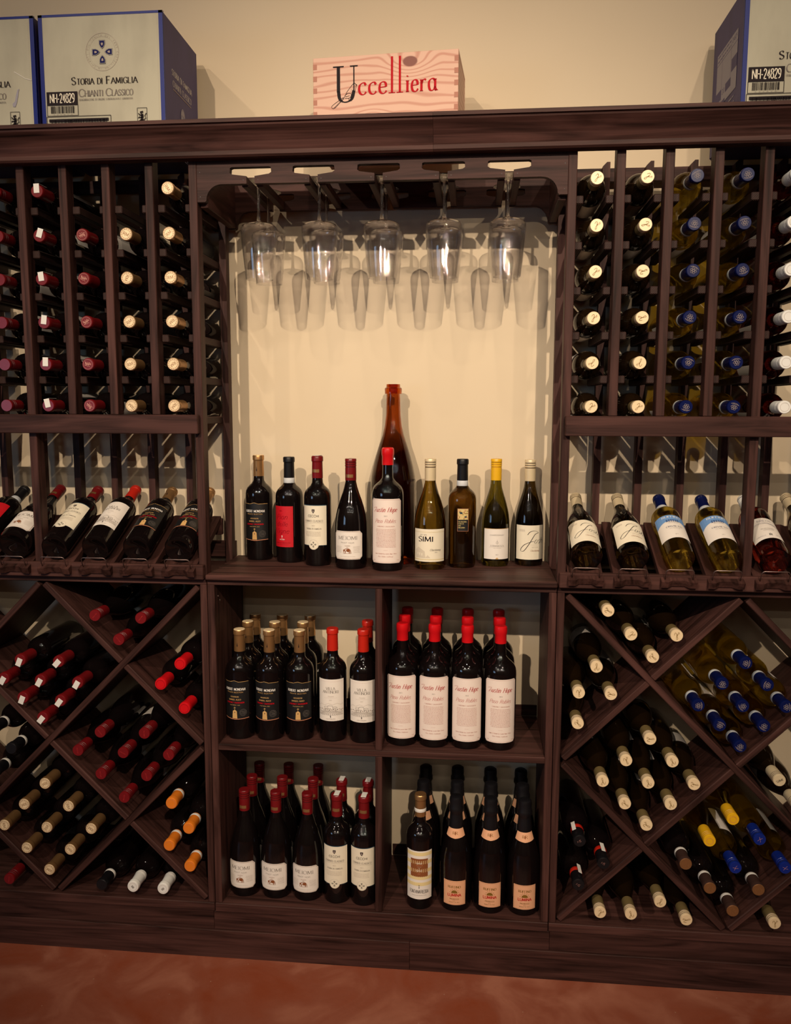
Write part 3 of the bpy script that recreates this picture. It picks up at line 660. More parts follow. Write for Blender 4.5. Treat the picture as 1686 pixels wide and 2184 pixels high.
        J = [(-.010, .090), (-.003, .0985), (.010, .1015), (.022, .0965), (.012, .092), (.004, .080), (-.008, .060), (-.020, .044), (-.029, .0425), (-.029, .050), (-.018, .062), (.000, .0700), (.008, .0715)]
        P.line(smooth(J, 6), (.0017, .0006), 'ink_black', radians(-30), step=.01)
        P.text('osh', .0225, .0655, .0165, 'ink_black', 'script', wt=.85, fit=.029, n=5)
        P.rect(-.001, .024, .0610, .0613, 'ink_pale'); P.text('JOSH CELLARS', .012, .0535, .0022, 'ink_pale', fit=.020)
        P.text('Chardonnay', .012, .0425, .0050, 'ink_brown', 'script', fit=.028, n=2); P.greek(-.036, -.018, .100, .1045, 3, .0006, 'ink_pale', 6)
    elif kind == 'white_villa':
        w = .080; top, bot = rectpts(w, .0610, .1800)
        P.rect(-.037, .037, .1735, .1737, 'ink_pink'); P.text('VILLA', 0, .1500, .0078, 'ink_grey', fit=.026); P.text('ANTINORI', 0, .1405, .0078, 'ink_grey', fit=.046)
        P.text('Toscana', 0, .1300, .0036, 'ink_pale', 'script', n=2); P.rect(-.018, .018, .1268, .1270, 'ink_pale'); P.text('2022', 0, .1195, .0026, 'ink_pale')
        P.line([(-.037, .104), (-.028, .109), (-.018, .106), (-.006, .112), (.006, .108), (.018, .112), (.030, .107), (.037, .110)], .0005, 'ink_pale')
        for a, b, z in ((-.018, -.008, .101), (-.008, .006, .104), (.006, .018, .100)):
            P.seg([(a, .091), (a, z), (b, z), (b, .091), (a, .091)], .0005, 'ink_grey')
            P.line([(a - .001, z), ((a + b) / 2, z + .0035), (b + .001, z)], .0005, 'ink_grey')
            for k in range(3): P.rect(a + .002 + k * .0028, a + .0032 + k * .0028, .095, .098, 'ink_grey')
        for k in range(-6, 7): P.line([(k * .0026, .0905), (k * .0062, .0775)], .0006, 'ink_pale')
        for z in (.0885, .0855, .082, .0785): P.greek(-.037, .037, z, z, 1, .0008, 'ink_grey', int(z * 1e5))
        for k in range(14):
            u = -.036 + k * .0055; P.disc(u, .093 + .001 * (k % 3), .0016, 'ink_pale' if k % 2 else 'ink_grey', 6)
        P.disc(0, .0755, .0014, 'ink_black'); P.rect(-.0007, .0007, .0715, .0755, 'ink_black'); P.text('ANTINORI', 0, .0660, .0030, 'ink_pale', fit=.026)
    elif kind == 'striped_cream':
        w = .080; top, bot = rectpts(w, .0320, .1740)
        for z in (.160, .136, .112, .090, .072): P.rect(-w/2, w/2, z, z + .010, 'ink_butter')
        P.rect(-.0255, .0255, .0985, .1515, 'ink_brown')
        P.text('GAVI', 0, .1360, .0050, 'ink_white', 'sans'); P.greek(-.010, .010, .1320, .1320, 1, .0009, 'ink_copper', 2); P.rect(-.006, .006, .1275, .1277, 'ink_white'); P.disc(0, .1235, .001, 'ink_white'); P.text('GAVI', 0, .1145, .0050, 'ink_white', 'sans'); P.text('2023', 0, .1065, .0024, 'ink_copper', 'sans')
        P.disc(0, .0735, .002, 'ink_black', ry=.0009); P.rect(-.0010, .0010, .0640, .0710, 'ink_grey'); P.text('FONTANAFREDDA', 0, .0500, .0100, 'ink_black', 'sans', fit=.055, wt=.6); P.greek(-.022, .022, .0440, .0440, 1, .0007, 'ink_grey', 4)
    elif kind == 'peach_sun':
        lm = 'label_peach'; w = .064; top, bot = rectpts(w, .0210, .0920)
        P.seg([(-w/2 + .002, .023), (w/2 - .002, .023), (w/2 - .002, .090), (-w/2 + .002, .090), (-w/2 + .002, .023)], .0003, 'ink_brown')
        P.text('RUFFINO', 0, .0710, .0065, 'ink_olive', fit=.036, wt=1.3); P.disc(0, .0560, .0088, 'ink_olive', a0=0, a1=pi)
        for k in range(7):
            a = pi * (k + .5) / 7; P.line([(.0108 * cos(a), .056 + .0108 * sin(a)), (.0140 * cos(a), .056 + .0140 * sin(a))], .0010, 'ink_olive')
        P.text('LUMINA', 0, .0465, .0080, 'ink_bright_red', 'bold', fit=.038, wt=.9); P.text('PROSECCO', 0, .0370, .0036, 'ink_olive', 'sans', fit=.026, wt=1.3); P.text('D.O.C.', 0, .0325, .0020, 'ink_olive', 'sans'); P.text('PRODUCT OF ITALY', 0, .0280, .0024, 'ink_olive', 'sans', fit=.030)
    elif kind == 'sky_arch':
        w = .094; top, bot = rectpts(w, .0480, .1530); s_ = 14
        for i in range(s_):
            u0 = -w/2 + w * i / s_; u1 = u0 + w / s_; f = lambda u: .118 + .018 * (1 - (u / (w/2)) ** 2) - .010
            P.quad((u0, f(u0) if i else .108), (u1, f(u1)), (u1, .153), (u0, .153), 'label_sky')
        P.text('RUFFINO', 0, .1405, .0080, 'ink_white', fit=.050, wt=1.3)
        for k in range(12): P.disc(-.014 + (k % 6) * .0056, .123 + .006 * (k // 6), .0026, 'ink_navy', 8, ry=.0018)
        P.greek(-.014, .014, .1165, .1165, 1, .0008, 'ink_navy', 2); P.text('ORVIETO', 0, .0960, .0062, 'ink_navy', fit=.042); P.text('CLASSICO', 0, .0890, .0030, 'ink_grey', fit=.026); P.text('2023', 0, .0620, .0026, 'ink_grey')
    elif kind == 'white_swoosh':
        w = .094; top, bot = rectpts(w, .0480, .1400)
        P.text('KREOS', 0, .1220, .0080, 'silver_grey', fit=.036)
        P.line(smooth([(-w/2, .102), (-.030, .112), (0, .116), (.03, .108), (w/2, .098)], 4), (.0026, .0006), 'silver_grey', radians(40)); P.line(smooth([(-w/2, .098), (-.030, .108), (0, .113), (.03, .105), (w/2, .096)], 4), .0006, 'ink_grey')
        P.text('NEGROAMARO', 0, .0890, .0032, 'ink_grey', fit=.034); P.greek(-.014, .014, .083, .085, 2, .0005, 'ink_grey', 2); P.text('CASTELLO', -.024, .0600, .0034, 'silver_grey', fit=.024); P.text('M', 0, .0590, .0080, 'ink_black', fit=.008); P.text('I', 0, .0640, .0060, 'ink_black'); P.text('MONACI', .022, .0600, .0034, 'silver_grey', fit=.018)
    return top, bot, lm, P

KIND = {
 #            shape      R      H     glass               capsule style, mat, end mat      design
 'mond': ('bordeaux', .0395, .308, 'black_glass', 'cork', 'gold_foil', 'gold_end', 'black_gold'),
 'pian': ('bordeaux', .0400, .3045, 'black_glass', 'cork', 'black_foil', None, 'red_script'),
 'cecc': ('bordeaux', .0385, .310, 'black_glass', 'cork', 'dark_red_foil', None, 'cream_medallion'),
 'meio': ('burgundy', .0445, .305, 'black_glass', 'screw', 'dark_red_foil', None, 'octagon_white'),
 'aust': ('bordeaux', .0440, .336, 'black_glass', 'wax', 'red_foil', None, 'tall_pink'),
 'simi': ('burgundy', .0445, .3055, 'olive_glass', 'screw', 'pale_gold_foil', None, 'cream_serif'),
 'feud': ('bordeaux', .0395, .304, 'brown_clear_glass', 'cork', 'black_foil', None, 'small_mosaic'),
 'torm': ('burgundy', .0400, .303, 'green_glass', 'screw', 'yellow_foil', None, 'white_chardonnay'),
 'josh': ('burgundy', .0405, .300, 'dark_olive_glass', 'screw', 'pale_gold_foil', None, 'cream_signature'),
 'vill': ('bordeaux', .0390, .3155, 'black_glass', 'cork', 'orange_red_foil', None, 'white_villa'),
 'gavi': ('bordeaux', .0385, .3235, 'black_glass', 'cork', 'gold_foil', 'gold_foil', 'striped_cream'),
 'lumi': ('sparkling', .0450, .320, 'black_glass', 'sparkling', 'black_foil', None, 'peach_sun'),
 'ruff': ('bordeaux', .0385, .300, 'gold_glass', 'cork', 'blue_foil', None, 'sky_arch'),
 'kreo': ('bordeaux', .0400, .300, 'rose_glass', 'screw', 'white_foil', None, 'white_swoosh'),
 # bottles that lie with their capsule forward
 'l_mond': ('bordeaux', .0370, .300, 'black_glass', 'cork', 'gold_foil', 'gold_end', None),
 'l_cecc': ('bordeaux', .0370, .300, 'black_glass', 'cork', 'dark_red_foil', None, None),
 'l_redl': ('bordeaux', .0370, .300, 'black_glass', 'cork', 'dark_red_foil', None, None),
 'l_meio': ('burgundy', .0410, .300, 'black_glass', 'screw', 'dark_red_foil', None, None),
 'l_meiu': ('bordeaux', .0370, .300, 'black_glass', 'screw', 'dark_red_foil', None, None),
 'l_vill': ('bordeaux', .0370, .300, 'black_glass', 'cork', 'red_foil', None, None),
 'l_oran': ('bordeaux', .0370, .300, 'black_glass', 'cork', 'orange_foil', None, None),
 'l_whit': ('bordeaux', .0370, .300, 'black_glass', 'cork', 'white_foil', None, None),
 'l_blac': ('bordeaux', .0370, .300, 'black_glass', 'cork', 'black_foil', None, None),
 'l_darw': ('bordeaux', .0370, .300, 'black_glass', 'cork', 'black_foil', None, None),
 'l_bron': ('bordeaux', .0370, .300, 'black_glass', 'cork', 'brown_foil', 'bronze_foil', None),
 'l_josh': ('burgundy', .0400, .300, 'brown_glass', 'screw', 'olive_gold_foil', 'gold_end', None),
 'l_joru': ('bordeaux', .0370, .300, 'brown_glass', 'screw', 'olive_gold_foil', 'gold_end', None),
 'l_simi': ('burgundy', .0400, .300, 'brown_glass', 'screw', 'pale_gold_foil', None, None),
 'l_ruff': ('bordeaux', .0370, .300, 'gold_glass', 'cork', 'blue_foil', None, None),
 'l_blue': ('bordeaux', .0370, .300, 'gold_glass', 'screw', 'bright_blue_foil', None, None),
 'l_yell': ('burgundy', .0390, .300, 'gold_glass', 'screw', 'yellow_foil', None, None),
 'l_kreo': ('bordeaux', .0370, .300, 'rose_glass', 'screw', 'white_foil', None, None),
}
def neck_band(z0, z1, r0, r1, m): return lathe([(r0, z0), (r0 + .0002, z0 + .0004), (r1 + .0002, z1 - .0004), (r1, z1)], [M[m]], 24, 'neck_band', closed=False)
def end_print(kind, H):
    """what is printed or stamped on the capsule's end, seen from its front"""
    P = Print(); z = H + .0009
    if kind in ('l_mond', 'gavi'):
        P.ring(0, 0, .0148, .0007, 'bronze_foil'); P.ring(0, 0, .0112, .0005, 'bronze_foil'); P.text('RM', 0, -.004, .008, 'bronze_foil', 'sans', wt=.8)
        for k in range(14): P.rect(.0126 * cos(k * .449) - .0006, .0126 * cos(k * .449) + .0006, .0126 * sin(k * .449) - .0006, .0126 * sin(k * .449) + .0006, 'bronze_foil')
    elif kind == 'l_bron':
        P.ring(0, 0, .0142, .0008, 'gold_foil'); P.ring(0, 0, .0105, .0005, 'gold_foil'); P.greek(-.006, .006, -.004, .004, 3, .0012, 'gold_foil', 4)
    elif kind in ('l_josh', 'l_joru'):
        P.line(smooth([(-.003, .0055), (.002, .0085), (.004, .006), (0, 0), (-.004, -.007), (-.0075, -.006), (-.002, -.001), (.003, .0005)], 4), .0008, 'ink_olive'); P.text('osh', .0050, -.001, .0055, 'ink_olive', 'script', fit=.009, n=2)
    elif kind == 'l_simi': P.text('SIMI', 0, -.003, .0060, 'ink_black', fit=.017)
    elif kind == 'l_ruff':
        for k in range(6): P.ring(.0055 * cos(k * pi / 3), .0055 * sin(k * pi / 3), .0024, .0005, 'ink_pale', 8)
        P.ring(0, 0, .0024, .0006, 'ink_pale', 10); P.line([(-.010, -.006), (-.004, -.009), (.004, -.009), (.010, -.006)], .0007, 'ink_pale')
    elif kind == 'l_blue':
        P.line([(-.004, -.006), (0, .003), (.004, -.006)], .0008, 'ink_pink'); P.line([(-.004, .006), (0, 0), (.004, .006)], .0008, 'ink_pink')
    elif kind == 'l_redl':
        P.ring(0, 0, .0125, .0007, 'ink_pink'); lion(P, 0, 0, .0048, 'ink_pink')
    elif kind == 'l_blac': P.text('SM', 0, -.003, .006, 'ink_pink', 'script', n=2)
    elif kind == 'l_whit':
        P.ring(0, 0, .0115, .0004, 'ink_pale'); P.rect(-.003, .003, -.004, -.002, 'ink_grey'); P.rect(-.003, .003, -.001, .001, 'ink_grey'); P.rect(-.003, .003, .002, .004, 'ink_grey')
    elif kind in ('l_yell', 'torm'): P.ring(0, 0, .0085, .0007, 'ink_copper')
    elif kind == 'l_meio': P.text('MEIOMI', 0, -.0015, .0034, 'ink_red', fit=.017)
    elif kind == 'l_kreo': P.ring(0, 0, .0105, .0005, 'ink_pale')
    elif kind in ('l_vill', 'l_oran'): P.ring(0, 0, .0118, .0006, 'ink_darkred' if kind == 'l_vill' else 'ink_copper')
    if not P.f: return None
    return P.to_mesh('stamp', lambda u, v, o: (u, v, z + o))
_km = {}
def kind_parts(kind, plain_label=True):
    """[(part name, mesh, [(sub-part name, mesh)])], made once for each kind"""
    if kind in _km: return _km[kind]
    shp, R, H, glass, cs, cm, ce, des = KIND[kind]
    parts = []
    parts.append(('glass_body', lathe(body_profile(shp, R, H), [M[glass]], 36 if des else 24, 'glass_body'), []))
    subs = []
    ep = end_print(kind, H)
    if ep: subs.append(('stamp', ep))
    cap_me = capsule_mesh(cs, H, cm, ce)
    parts.append(('capsule' if cs in ('cork', 'wax', 'sparkling') else 'screw_cap', cap_me, subs))
    if des:
        top, bot, lm, P = design(des, R)
        parts.append(('label', curved_label(R, top, bot, M[lm]), [('label_print', P.to_mesh('label_print', on_cyl(R + .0009)))]))
    elif kind in ('l_josh', 'l_joru', 'l_mond', 'l_cecc', 'l_redl', 'l_ruff', 'l_vill', 'l_kreo', 'l_simi', 'l_bron', 'l_yell', 'l_blue', 'l_meio', 'l_meiu'):
        z1 = .110 if shp == 'burgundy' else .165
        t, b = rectpts(.085, .045, z1)
        parts.append(('label', curved_label(R, t, b, M['label_black' if kind == 'l_mond' else 'label_white'], 14), []))
    if kind in ('pian', 'feud'): parts.append(('neck_band', neck_band(H - .075, H - .060, .0162, .0158, 'band_white'), []))
    if kind == 'lumi':
        prf = body_profile(shp, R, H)
        rf = lambda z: next(a[0] + (b[0] - a[0]) * (z - a[1]) / (b[1] - a[1]) for a, b in zip(prf[5:], prf[6:]) if a[1] <= z <= b[1]) + .0009
        parts.append(('neck_label', curved_label(.022, [(-.026, .2325), (.026, .2325)], [(-.026, .211), (0, .207), (.026, .211)], M['label_peach'], 12, rf), []))
        Q = Print(); Q.text('R', .003, .2175, .0075, 'ink_olive', wt=.9); Q.text('R', -.0045, .2175, .0075, 'ink_olive', wt=.9, kx=.8); Q.poly([(0, .2155), (.002, .2205), (0, .2265), (-.002, .2205)], 'ink_brown')
        parts[-1][2].append(('emblem', Q.to_mesh('emblem', lambda u, v, o: ((rf(v) + .0006 + o) * sin(u / .022), -(rf(v) + .0006 + o) * cos(u / .022), v))))
        parts.append(('tax_strip', curved_label(.019, [(-.0315, .268), (-.0275, .268)], [(-.0315, .228), (-.0275, .228)], M['sticker_white'], 2, lambda z: .0222), []))
    if kind == 'gavi': parts.append(('neck_band', neck_band(H - .048, H - .038, .0165, .0163, 'sticker_white'), []))
    if kind in ('l_bron', 'l_oran', 'l_whit', 'l_darw'): parts.append(('neck_band', neck_band(H - .058, H - .048, .0166, .0164, 'sticker_white'), []))
    if kind in ('l_ruff', 'ruff'): parts.append(('neck_band', neck_band(H - .071, H - .058, .0166, .0164, 'band_white'), []))
    if kind == 'l_blac': parts.append(('neck_band', neck_band(H - .062, H - .046, .0172, .0168, 'orange_red_foil'), []))
    if kind == 'l_cecc' or kind == 'cecc':
        bm = bmesh.new()   # paper seal over the end of the capsule
        w = .0074
        pts = [(-.0178, H - .040), (-.0178, H + .0010), (.0050 if kind == 'l_cecc' else .012, H + .0012)]
        vs = [[bm.verts.new((s * w, y, z)) for s in (-1, 1)] for y, z in pts]
        vs2 = [[bm.verts.new((s * w, y - .0005, z + .0005)) for s in (-1, 1)] for y, z in pts]
        for A, B in ((vs, False), (vs2, True)):
            for i in range(2): bm.faces.new((A[i][0], A[i][1], A[i + 1][1], A[i + 1][0]))
        for i in range(2):
            for s in (0, 1): bm.faces.new((vs[i][s], vs[i + 1][s], vs2[i + 1][s], vs2[i][s]))
        for i in (0, 2): bm.faces.new((vs[i][0], vs[i][1], vs2[i][1], vs2[i][0]))
        bmesh.ops.recalc_face_normals(bm, faces=bm.faces)
        if kind == 'cecc': bmesh.ops.rotate(bm, verts=bm.verts, cent=(0, 0, 0), matrix=Matrix.Rotation(pi, 3, 'Z'))
        me = bpy.data.meshes.new('paper_seal'); bm.to_mesh(me); bm.free(); me.materials.append(M['sticker_white'])
        parts.append(('paper_seal', me, []))
    if kind in ('cecc', 'meio', 'l_cecc'):
        zz = H - (.046 if kind != 'meio' else .052)
        t, b = rectpts(.020, zz, zz + .009)
        parts.append(('foil_mark', curved_label(.0152, t, b, M['gold_foil'], 6, lambda z: .0162), []))
    if kind == 'mond':
        Q = Print(); Q.rect(-.0011, .0011, H - .047, H - .041, 'ink_black'); Q.rect(-.0004, .0004, H - .041, H - .036, 'ink_black')
        parts[1][2].append(('foil_mark', Q.to_mesh('foil_mark', lambda u, v, o: ((.0163 + o) * sin(u / .0156), -(.0163 + o) * cos(u / .0156), v))))
    if kind == 'l_blac':
        parts.append(('price_sticker', box_mesh(.011, .0006, .042, M['sticker_white'], 0), [])); 
    _km[kind] = parts
    return parts
def bottle(kind, loc, rot, label, group, lab=True, roll_label=None):
    r = root('wine_bottle', label, 'bottle', loc, rot, group)
    for pn, me, subs in kind_parts(kind):
        if pn == 'label' and not lab: continue
        o = obj(pn, me, r)
        if pn == 'price_sticker': o.location = (.002, -.0200, KIND[kind][2] - .050)
        for sn, sm in subs: obj(sn, sm, o)
    return r

# ================================================================== SETTING
X0, X1, Y0, YW, ZC = -3.4, 3.8, -7.2, 0.305, 3.5
def struct(name, me, parent=None):
    o = obj(name, me, parent)
    if parent is None: o['kind'] = 'structure'
    return o
def slab(name, x0, x1, y0, y1, z0, z1, m):
    v = [(x, y, z) for x in (x0, x1) for y in (y0, y1) for z in (z0, z1)]
    return struct(name, mesh(name, v, [(0, 1, 3, 2), (4, 6, 7, 5), (0, 4, 5, 1), (2, 3, 7, 6), (0, 2, 6, 4), (1, 5, 7, 3)], [m]))
slab('floor', X0, X1, Y0, YW, -.1, 0, M['floor'])
slab('wall_back', X0, X1, YW, YW + .12, -.1, ZC, M['wall'])
slab('wall_right', X1, X1 + .1, Y0, YW, -.1, ZC, M['shop_wall_paint'])
slab('wall_front', X0, X1, Y0 - .1, Y0, -.1, ZC, M['shop_wall_paint'])
slab('ceiling', X0, X1, Y0, YW, ZC, ZC + .1, M['ceiling_paint'])
wl = slab('wall_left', X0 - .1, X0, Y0, YW, -.1, ZC, M['shop_wall_paint'])
wf = bpy.data.objects.new('window_1', None); wf['kind'] = 'structure'; COL.objects.link(wf)
for a in (board('window_frame', X0, X0 + .05, -4.42, -4.36, .60, 2.60, wf, M['window_white']), board('window_frame', X0, X0 + .05, -3.44, -3.38, .60, 2.60, wf, M['window_white']),
          board('window_frame', X0, X0 + .05, -4.36, -3.44, .60, .65, wf, M['window_white']), board('window_frame', X0, X0 + .05, -4.36, -3.44, 2.55, 2.60, wf, M['window_white'])): pass

# ================================================================== LOWER CABINETS
A = 0.4649; PITCH = 0.1152; PW = 0.0217; TOPZ = 1.0816; DECK = 0.1641; DEP = 0.272
base = root('plinth_base', 'long dark wood plinth of jointed boards resting on the red floor', 'base')
for x0, x1 in ((-1.41, .087), (.0875, 1.41)):
    board('plinth_board', x0, x1, -.006, .012, 0, .083, base, bev=.001)
for x0, x1 in ((-1.41, -.4705), (-.470, .470), (.4705, 1.41)):
    board('apron_board', x0, x1, 0, .018, .0835, .1385, base, bev=.001)
for x in (-1.36, -.46, .46, 1.36): board('cross_board', x - .01, x + .01, .02, DEP, 0, .138, base)

cab = root('display_cabinet', 'open dark wood cabinet with four bottle compartments and a counter shelf', 'cabinet')
board('deck_board', -A, A, -.003, YW - .0035, .139, DECK, cab)
board('side_panel', -A, -A + .0195, 0, DEP, DECK, TOPZ, cab)
board('side_panel', A - .0195, A, 0, DEP, DECK, TOPZ, cab)
board('divider', -.009, .0095, .001, DEP, DECK, .6165, cab)
board('divider', -.009, .0095, .001, DEP, .634, TOPZ, cab)
board('middle_shelf', -A + .0195, A - .0195, 0, YW - .0035, .6165, .634, cab)
board('top_panel', -A, A, 0, DEP, TOPZ, 1.0955, cab)
board('counter_shelf', -A - .001, A + .001, -.014, YW - .012, 1.0965, 1.1116, cab, bev=.003)
for z0, z1 in ((TOPZ - .042, TOPZ), (.634, .668), (.6165 - .034, .6165), (DECK, DECK + .036)):
    for a, b in ((-A + .0195, -.009), (.0095, A - .0195)): board('rear_cleat', a, b, YW - .0035, YW - .0005, z0, z1, cab)
for z in (1.045, 1.0305): obj('screw', lathe([(.0028, 0), (.0028, .0012), (.0015, .002)], [M['wire_metal']], 8), cab, (-A + .0195, .030 + (1.045 - z), z), (0, pi / 2, 0))

def diamond_cabinet(s, label):
    c = root('lattice_cabinet', label, 'cabinet')
    xi, xo = A + .0018, 1.406
    def bd(name, a, b, *r, **k):
        if s < 0: a, b = -b, -a
        return board(name, a, b, *r, c, **k)
    bd('side_panel', xi, xi + .0187, 0, DEP, DECK, TOPZ); bd('side_panel', xo - .0187, xo, 0, DEP, DECK, TOPZ)
    bd('deck_board', xi, xo, -.003, YW - .0035, .139, DECK); bd('top_panel', xi, xo, 0, DEP, TOPZ, 1.0970)
    bd('rear_cleat', xi + .0187, xo - .0187, YW - .0035, YW - .0005, TOPZ - .05, TOPZ); bd('rear_cleat', xi + .0187, xo - .0187, YW - .0035, YW - .0005, DECK, DECK + .05)
    a, b = xi + .0187, xo - .0187; m = (a + b) / 2; q = (b - a) / 4; zt, zm, zb = TOPZ, (TOPZ + DECK) / 2, DECK; h = (zt - zb) / 4
    T = .0165
    def diag(p0, p1, cut0, cut1):
        (x0, z0), (x1, z1) = p0, p1; L = hypot(x1 - x0, z1 - z0); ux, uz = (x1 - x0) / L, (z1 - z0) / L
        x0 += ux * cut0; z0 += uz * cut0; x1 -= ux * cut1; z1 -= uz * cut1; L -= cut0 + cut1
        o = obj('diagonal_board', box_mesh(L, DEP - .006, T, WOOD[0], .002), c, (s * (x0 + x1) / 2, .003 + (DEP - .006) / 2, (z0 + z1) / 2))
        o.rotation_euler = (0, -atan2(uz, s * ux), 0)
    k = T * .52; e = .011
    # continuous boards
    for p0, p1 in (((a, zt), (b, zb)), ((m, zt), (b, zm)), ((a, zm), (m, zb))): diag(p0, p1, e, e)
    # crossing boards, cut at each crossing
    X = lambda i: a + q * i; Z = lambda i: zb + h * i
    for i0, j0, n in ((0, 0, 4), (0, 2, 2), (2, 0, 2)):
        for t in range(n):
            c0 = e if t == 0 and True else k; c1 = e if t == n - 1 else k
            diag_pts = ((X(i0 + t), Z(j0 + t)), (X(i0 + t + 1), Z(j0 + t + 1)))
            # a crossing exists only where a continuous board passes
            def crossed(i, j): return (i + j == 4) or (i + j == 6) or (i + j == 2)
            cc0 = e if t == 0 else (k if crossed(i0 + t, j0 + t) else 0)
            cc1 = e if t == n - 1 else (k if crossed(i0 + t + 1, j0 + t + 1) else 0)
            if not (crossed(i0 + t, j0 + t) or t == 0): continue
            if not crossed(i0 + t + 1, j0 + t + 1) and t < n - 1:
                diag((X(i0 + t), Z(j0 + t)), (X(i0 + t + 2), Z(j0 + t + 2)), cc0, e if t + 1 == n - 1 else k)
            else: diag(diag_pts[0], diag_pts[1], cc0, cc1)
    return c
diamond_cabinet(-1, 'dark wood lattice cabinet holding red, white and orange capped bottles below the black labelled bottles')
diamond_cabinet(1, 'dark wood lattice cabinet holding cream and blue capped bottles below the sky-blue labelled bottles')

# ================================================================== UPPER RACKS
RZ = [2.0680, 1.9575, 1.8480, 1.7375, 1.6290]
def cradle_mesh():
    w, s0, s1 = .0885, -.039, .236
    out = [(-w/2, s0), (-.026, s0), (-.016, s0 + .0075), (.016, s0 + .0075), (.026, s0), (w/2, s0), (w/2, s1), (.022, s1), (.014, s1 - .007), (-.014, s1 - .007), (-.022, s1), (-w/2, s1)]
    bm = bmesh.new(); t = .018
    Av = [bm.verts.new((a, b, 0)) for a, b in out]; Bv = [bm.verts.new((a, b, -t)) for a, b in out]
    f1 = bm.faces.new(Av); f2 = bm.faces.new(Bv[::-1]); n = len(out)
    for i in range(n): bm.faces.new((Av[i], Bv[i], Bv[(i + 1) % n], Av[(i + 1) % n]))
    bm.normal_update(); bmesh.ops.triangulate(bm, faces=[f1, f2], ngon_method='EAR_CLIP'); bmesh.ops.recalc_face_normals(bm, faces=bm.faces)
    me = bpy.data.meshes.new('bottle_cradle'); bm.to_mesh(me); bm.free(); me.materials.append(WOOD[1]); return me
def tube_mesh(pts, r, m, seg=6):
    v, f = [], []
    for i, p in enumerate(pts):
        p = Vector(p); a = Vector(pts[max(0, i - 1)]); b = Vector(pts[min(len(pts) - 1, i + 1)]); d = (b - a).normalized()
        u = d.orthogonal().normalized() if abs(d.y) > .9 else d.cross(Vector((0, 1, 0))).normalized(); w = d.cross(u)
        for k in range(seg): q = p + r * (cos(2 * pi * k / seg) * u + sin(2 * pi * k / seg) * w); v.append(tuple(q))
    for i in range(len(pts) - 1):
        for k in range(seg): k2 = (k + 1) % seg; f.append((i * seg + k, i * seg + k2, (i + 1) * seg + k2, (i + 1) * seg + k))
    f.append(tuple(range(seg))[::-1]); f.append(tuple((len(pts) - 1) * seg + k for k in range(seg)))
    return mesh('wire_guard', v, f, [m], smooth=True)
CRADLE = cradle_mesh(); RAIL = rail_wood()
GUARD = tube_mesh([(-.034, -.027, 0), (-.034, -.027, .024), (-.031, -.027, .0285), (-.027, -.027, .030), (.027, -.027, .030), (.031, -.027, .0285), (.034, -.027, .024), (.034, -.027, 0)], .0014, M['wire_metal'])
TILT = radians(25.2)
CX = [A + PW + (PITCH - PW) / 2 + PITCH * i for i in range(8)]      # column centres
def rear_post_mesh():
    p = [(-.0105, 1.0985), (.0105, 1.0985), (.0105, 2.216), (-.0015, 2.216), (-.0105, 2.206)]
    return p
def column_rack(s, label):
    r = root('wine_rack', label, 'rack')
    def bd(name, a, b, *q, **k):
        if s < 0: a, b = -b, -a
        return board(name, a, b, *q, r, **k)
    for i in range(9):
        x = A + PITCH * i
        bot = 1.0985 if i in (0, 4, 8) else 1.5376
        bd('front_post', x, x + PW, 0, .038, bot, 2.190)
    for i in range(9):
        x = (A + PITCH * i + PW / 2) * s
        poly = [(-.0098, 0), (.0098, 0), (.0098, 1.1175), (-.0098 * 0 - .001, 1.1175), (-.0098, 1.1085)]
        if i == 0: obj('rear_post', _rp[0], r, (x, .240, 1.0985))
        else: obj('rear_post', _rp[0], r, (x, .240, 1.0985))
    bd('beam', A + .008, A + PITCH * 8 + PW, -.0195, 0, 1.4874, 1.5375, bev=.002)
    bd('ledge_board', A + .004, A + PITCH * 8 + PW, -.0195, 0, 1.0988, 1.1384, bev=.002)
    bd('rear_slat', A, A + PITCH * 8 + PW, .2705, .2865, 2.172, 2.208)
    bd('rear_slat', A, A + PITCH * 8 + PW, .2705, .2865, 1.110, 1.158)
    bd('cradle_support', A + PW, A + PITCH * 8, .208, .226, 1.186, 1.2335)
    for i in range(8):
        for j, z in enumerate(RZ + [1.5215]):
            for a in (A + PITCH * i + PW, A + PITCH * (i + 1) - .0200):
                bd('bottle_rail', a, a + .0200, .026 if j < 5 else .001, .2705, z - .010, z + .010, m=RAIL, bev=.002)
    for i in range(7):
        x = CX[i] * s
        c = obj('bottle_cradle', CRADLE, r, (x, -.02 + sin(TILT) * .0405, 1.1775 - cos(TILT) * .0405), (TILT, 0, 0))
        obj('wire_guard', GUARD, c)
    return r
_rp = [prism('rear_post', [(-.0098, 0), (.0098, 0), (.0098, 1.1175), (.001, 1.1175), (-.0098, 1.1065)], 0, .030, WOOD[2])]
rackL = column_rack(-1, 'tall dark wood bottle rack carrying the white cartons with blue edges')
rackR = column_rack(1, 'tall dark wood bottle rack holding gold and navy capped bottles')

# crown moulding
crown = root('crown_moulding', 'long dark wood crown moulding under the cartons and the pine crate', 'moulding')
cp = [(-.0008, 2.2555), (-.064, 2.2555), (-.066, 2.2545), (-.066, 2.2460), (-.060, 2.2440), (-.059, 2.2400), (-.050, 2.2320), (-.041, 2.2220), (-.034, 2.2110), (-.029, 2.1990), (-.026, 2.1920), (-.030, 2.1900), (-.031, 2.1800), (-.026, 2.1755), (-.020, 2.1740), (-.0008, 2.1740)]
for x0, x1 in ((-1.41, .137), (.1375, 1.41)): obj('crown_board', prism('crown_board', cp, x0, x1, WOOD[0], 'x'), crown)

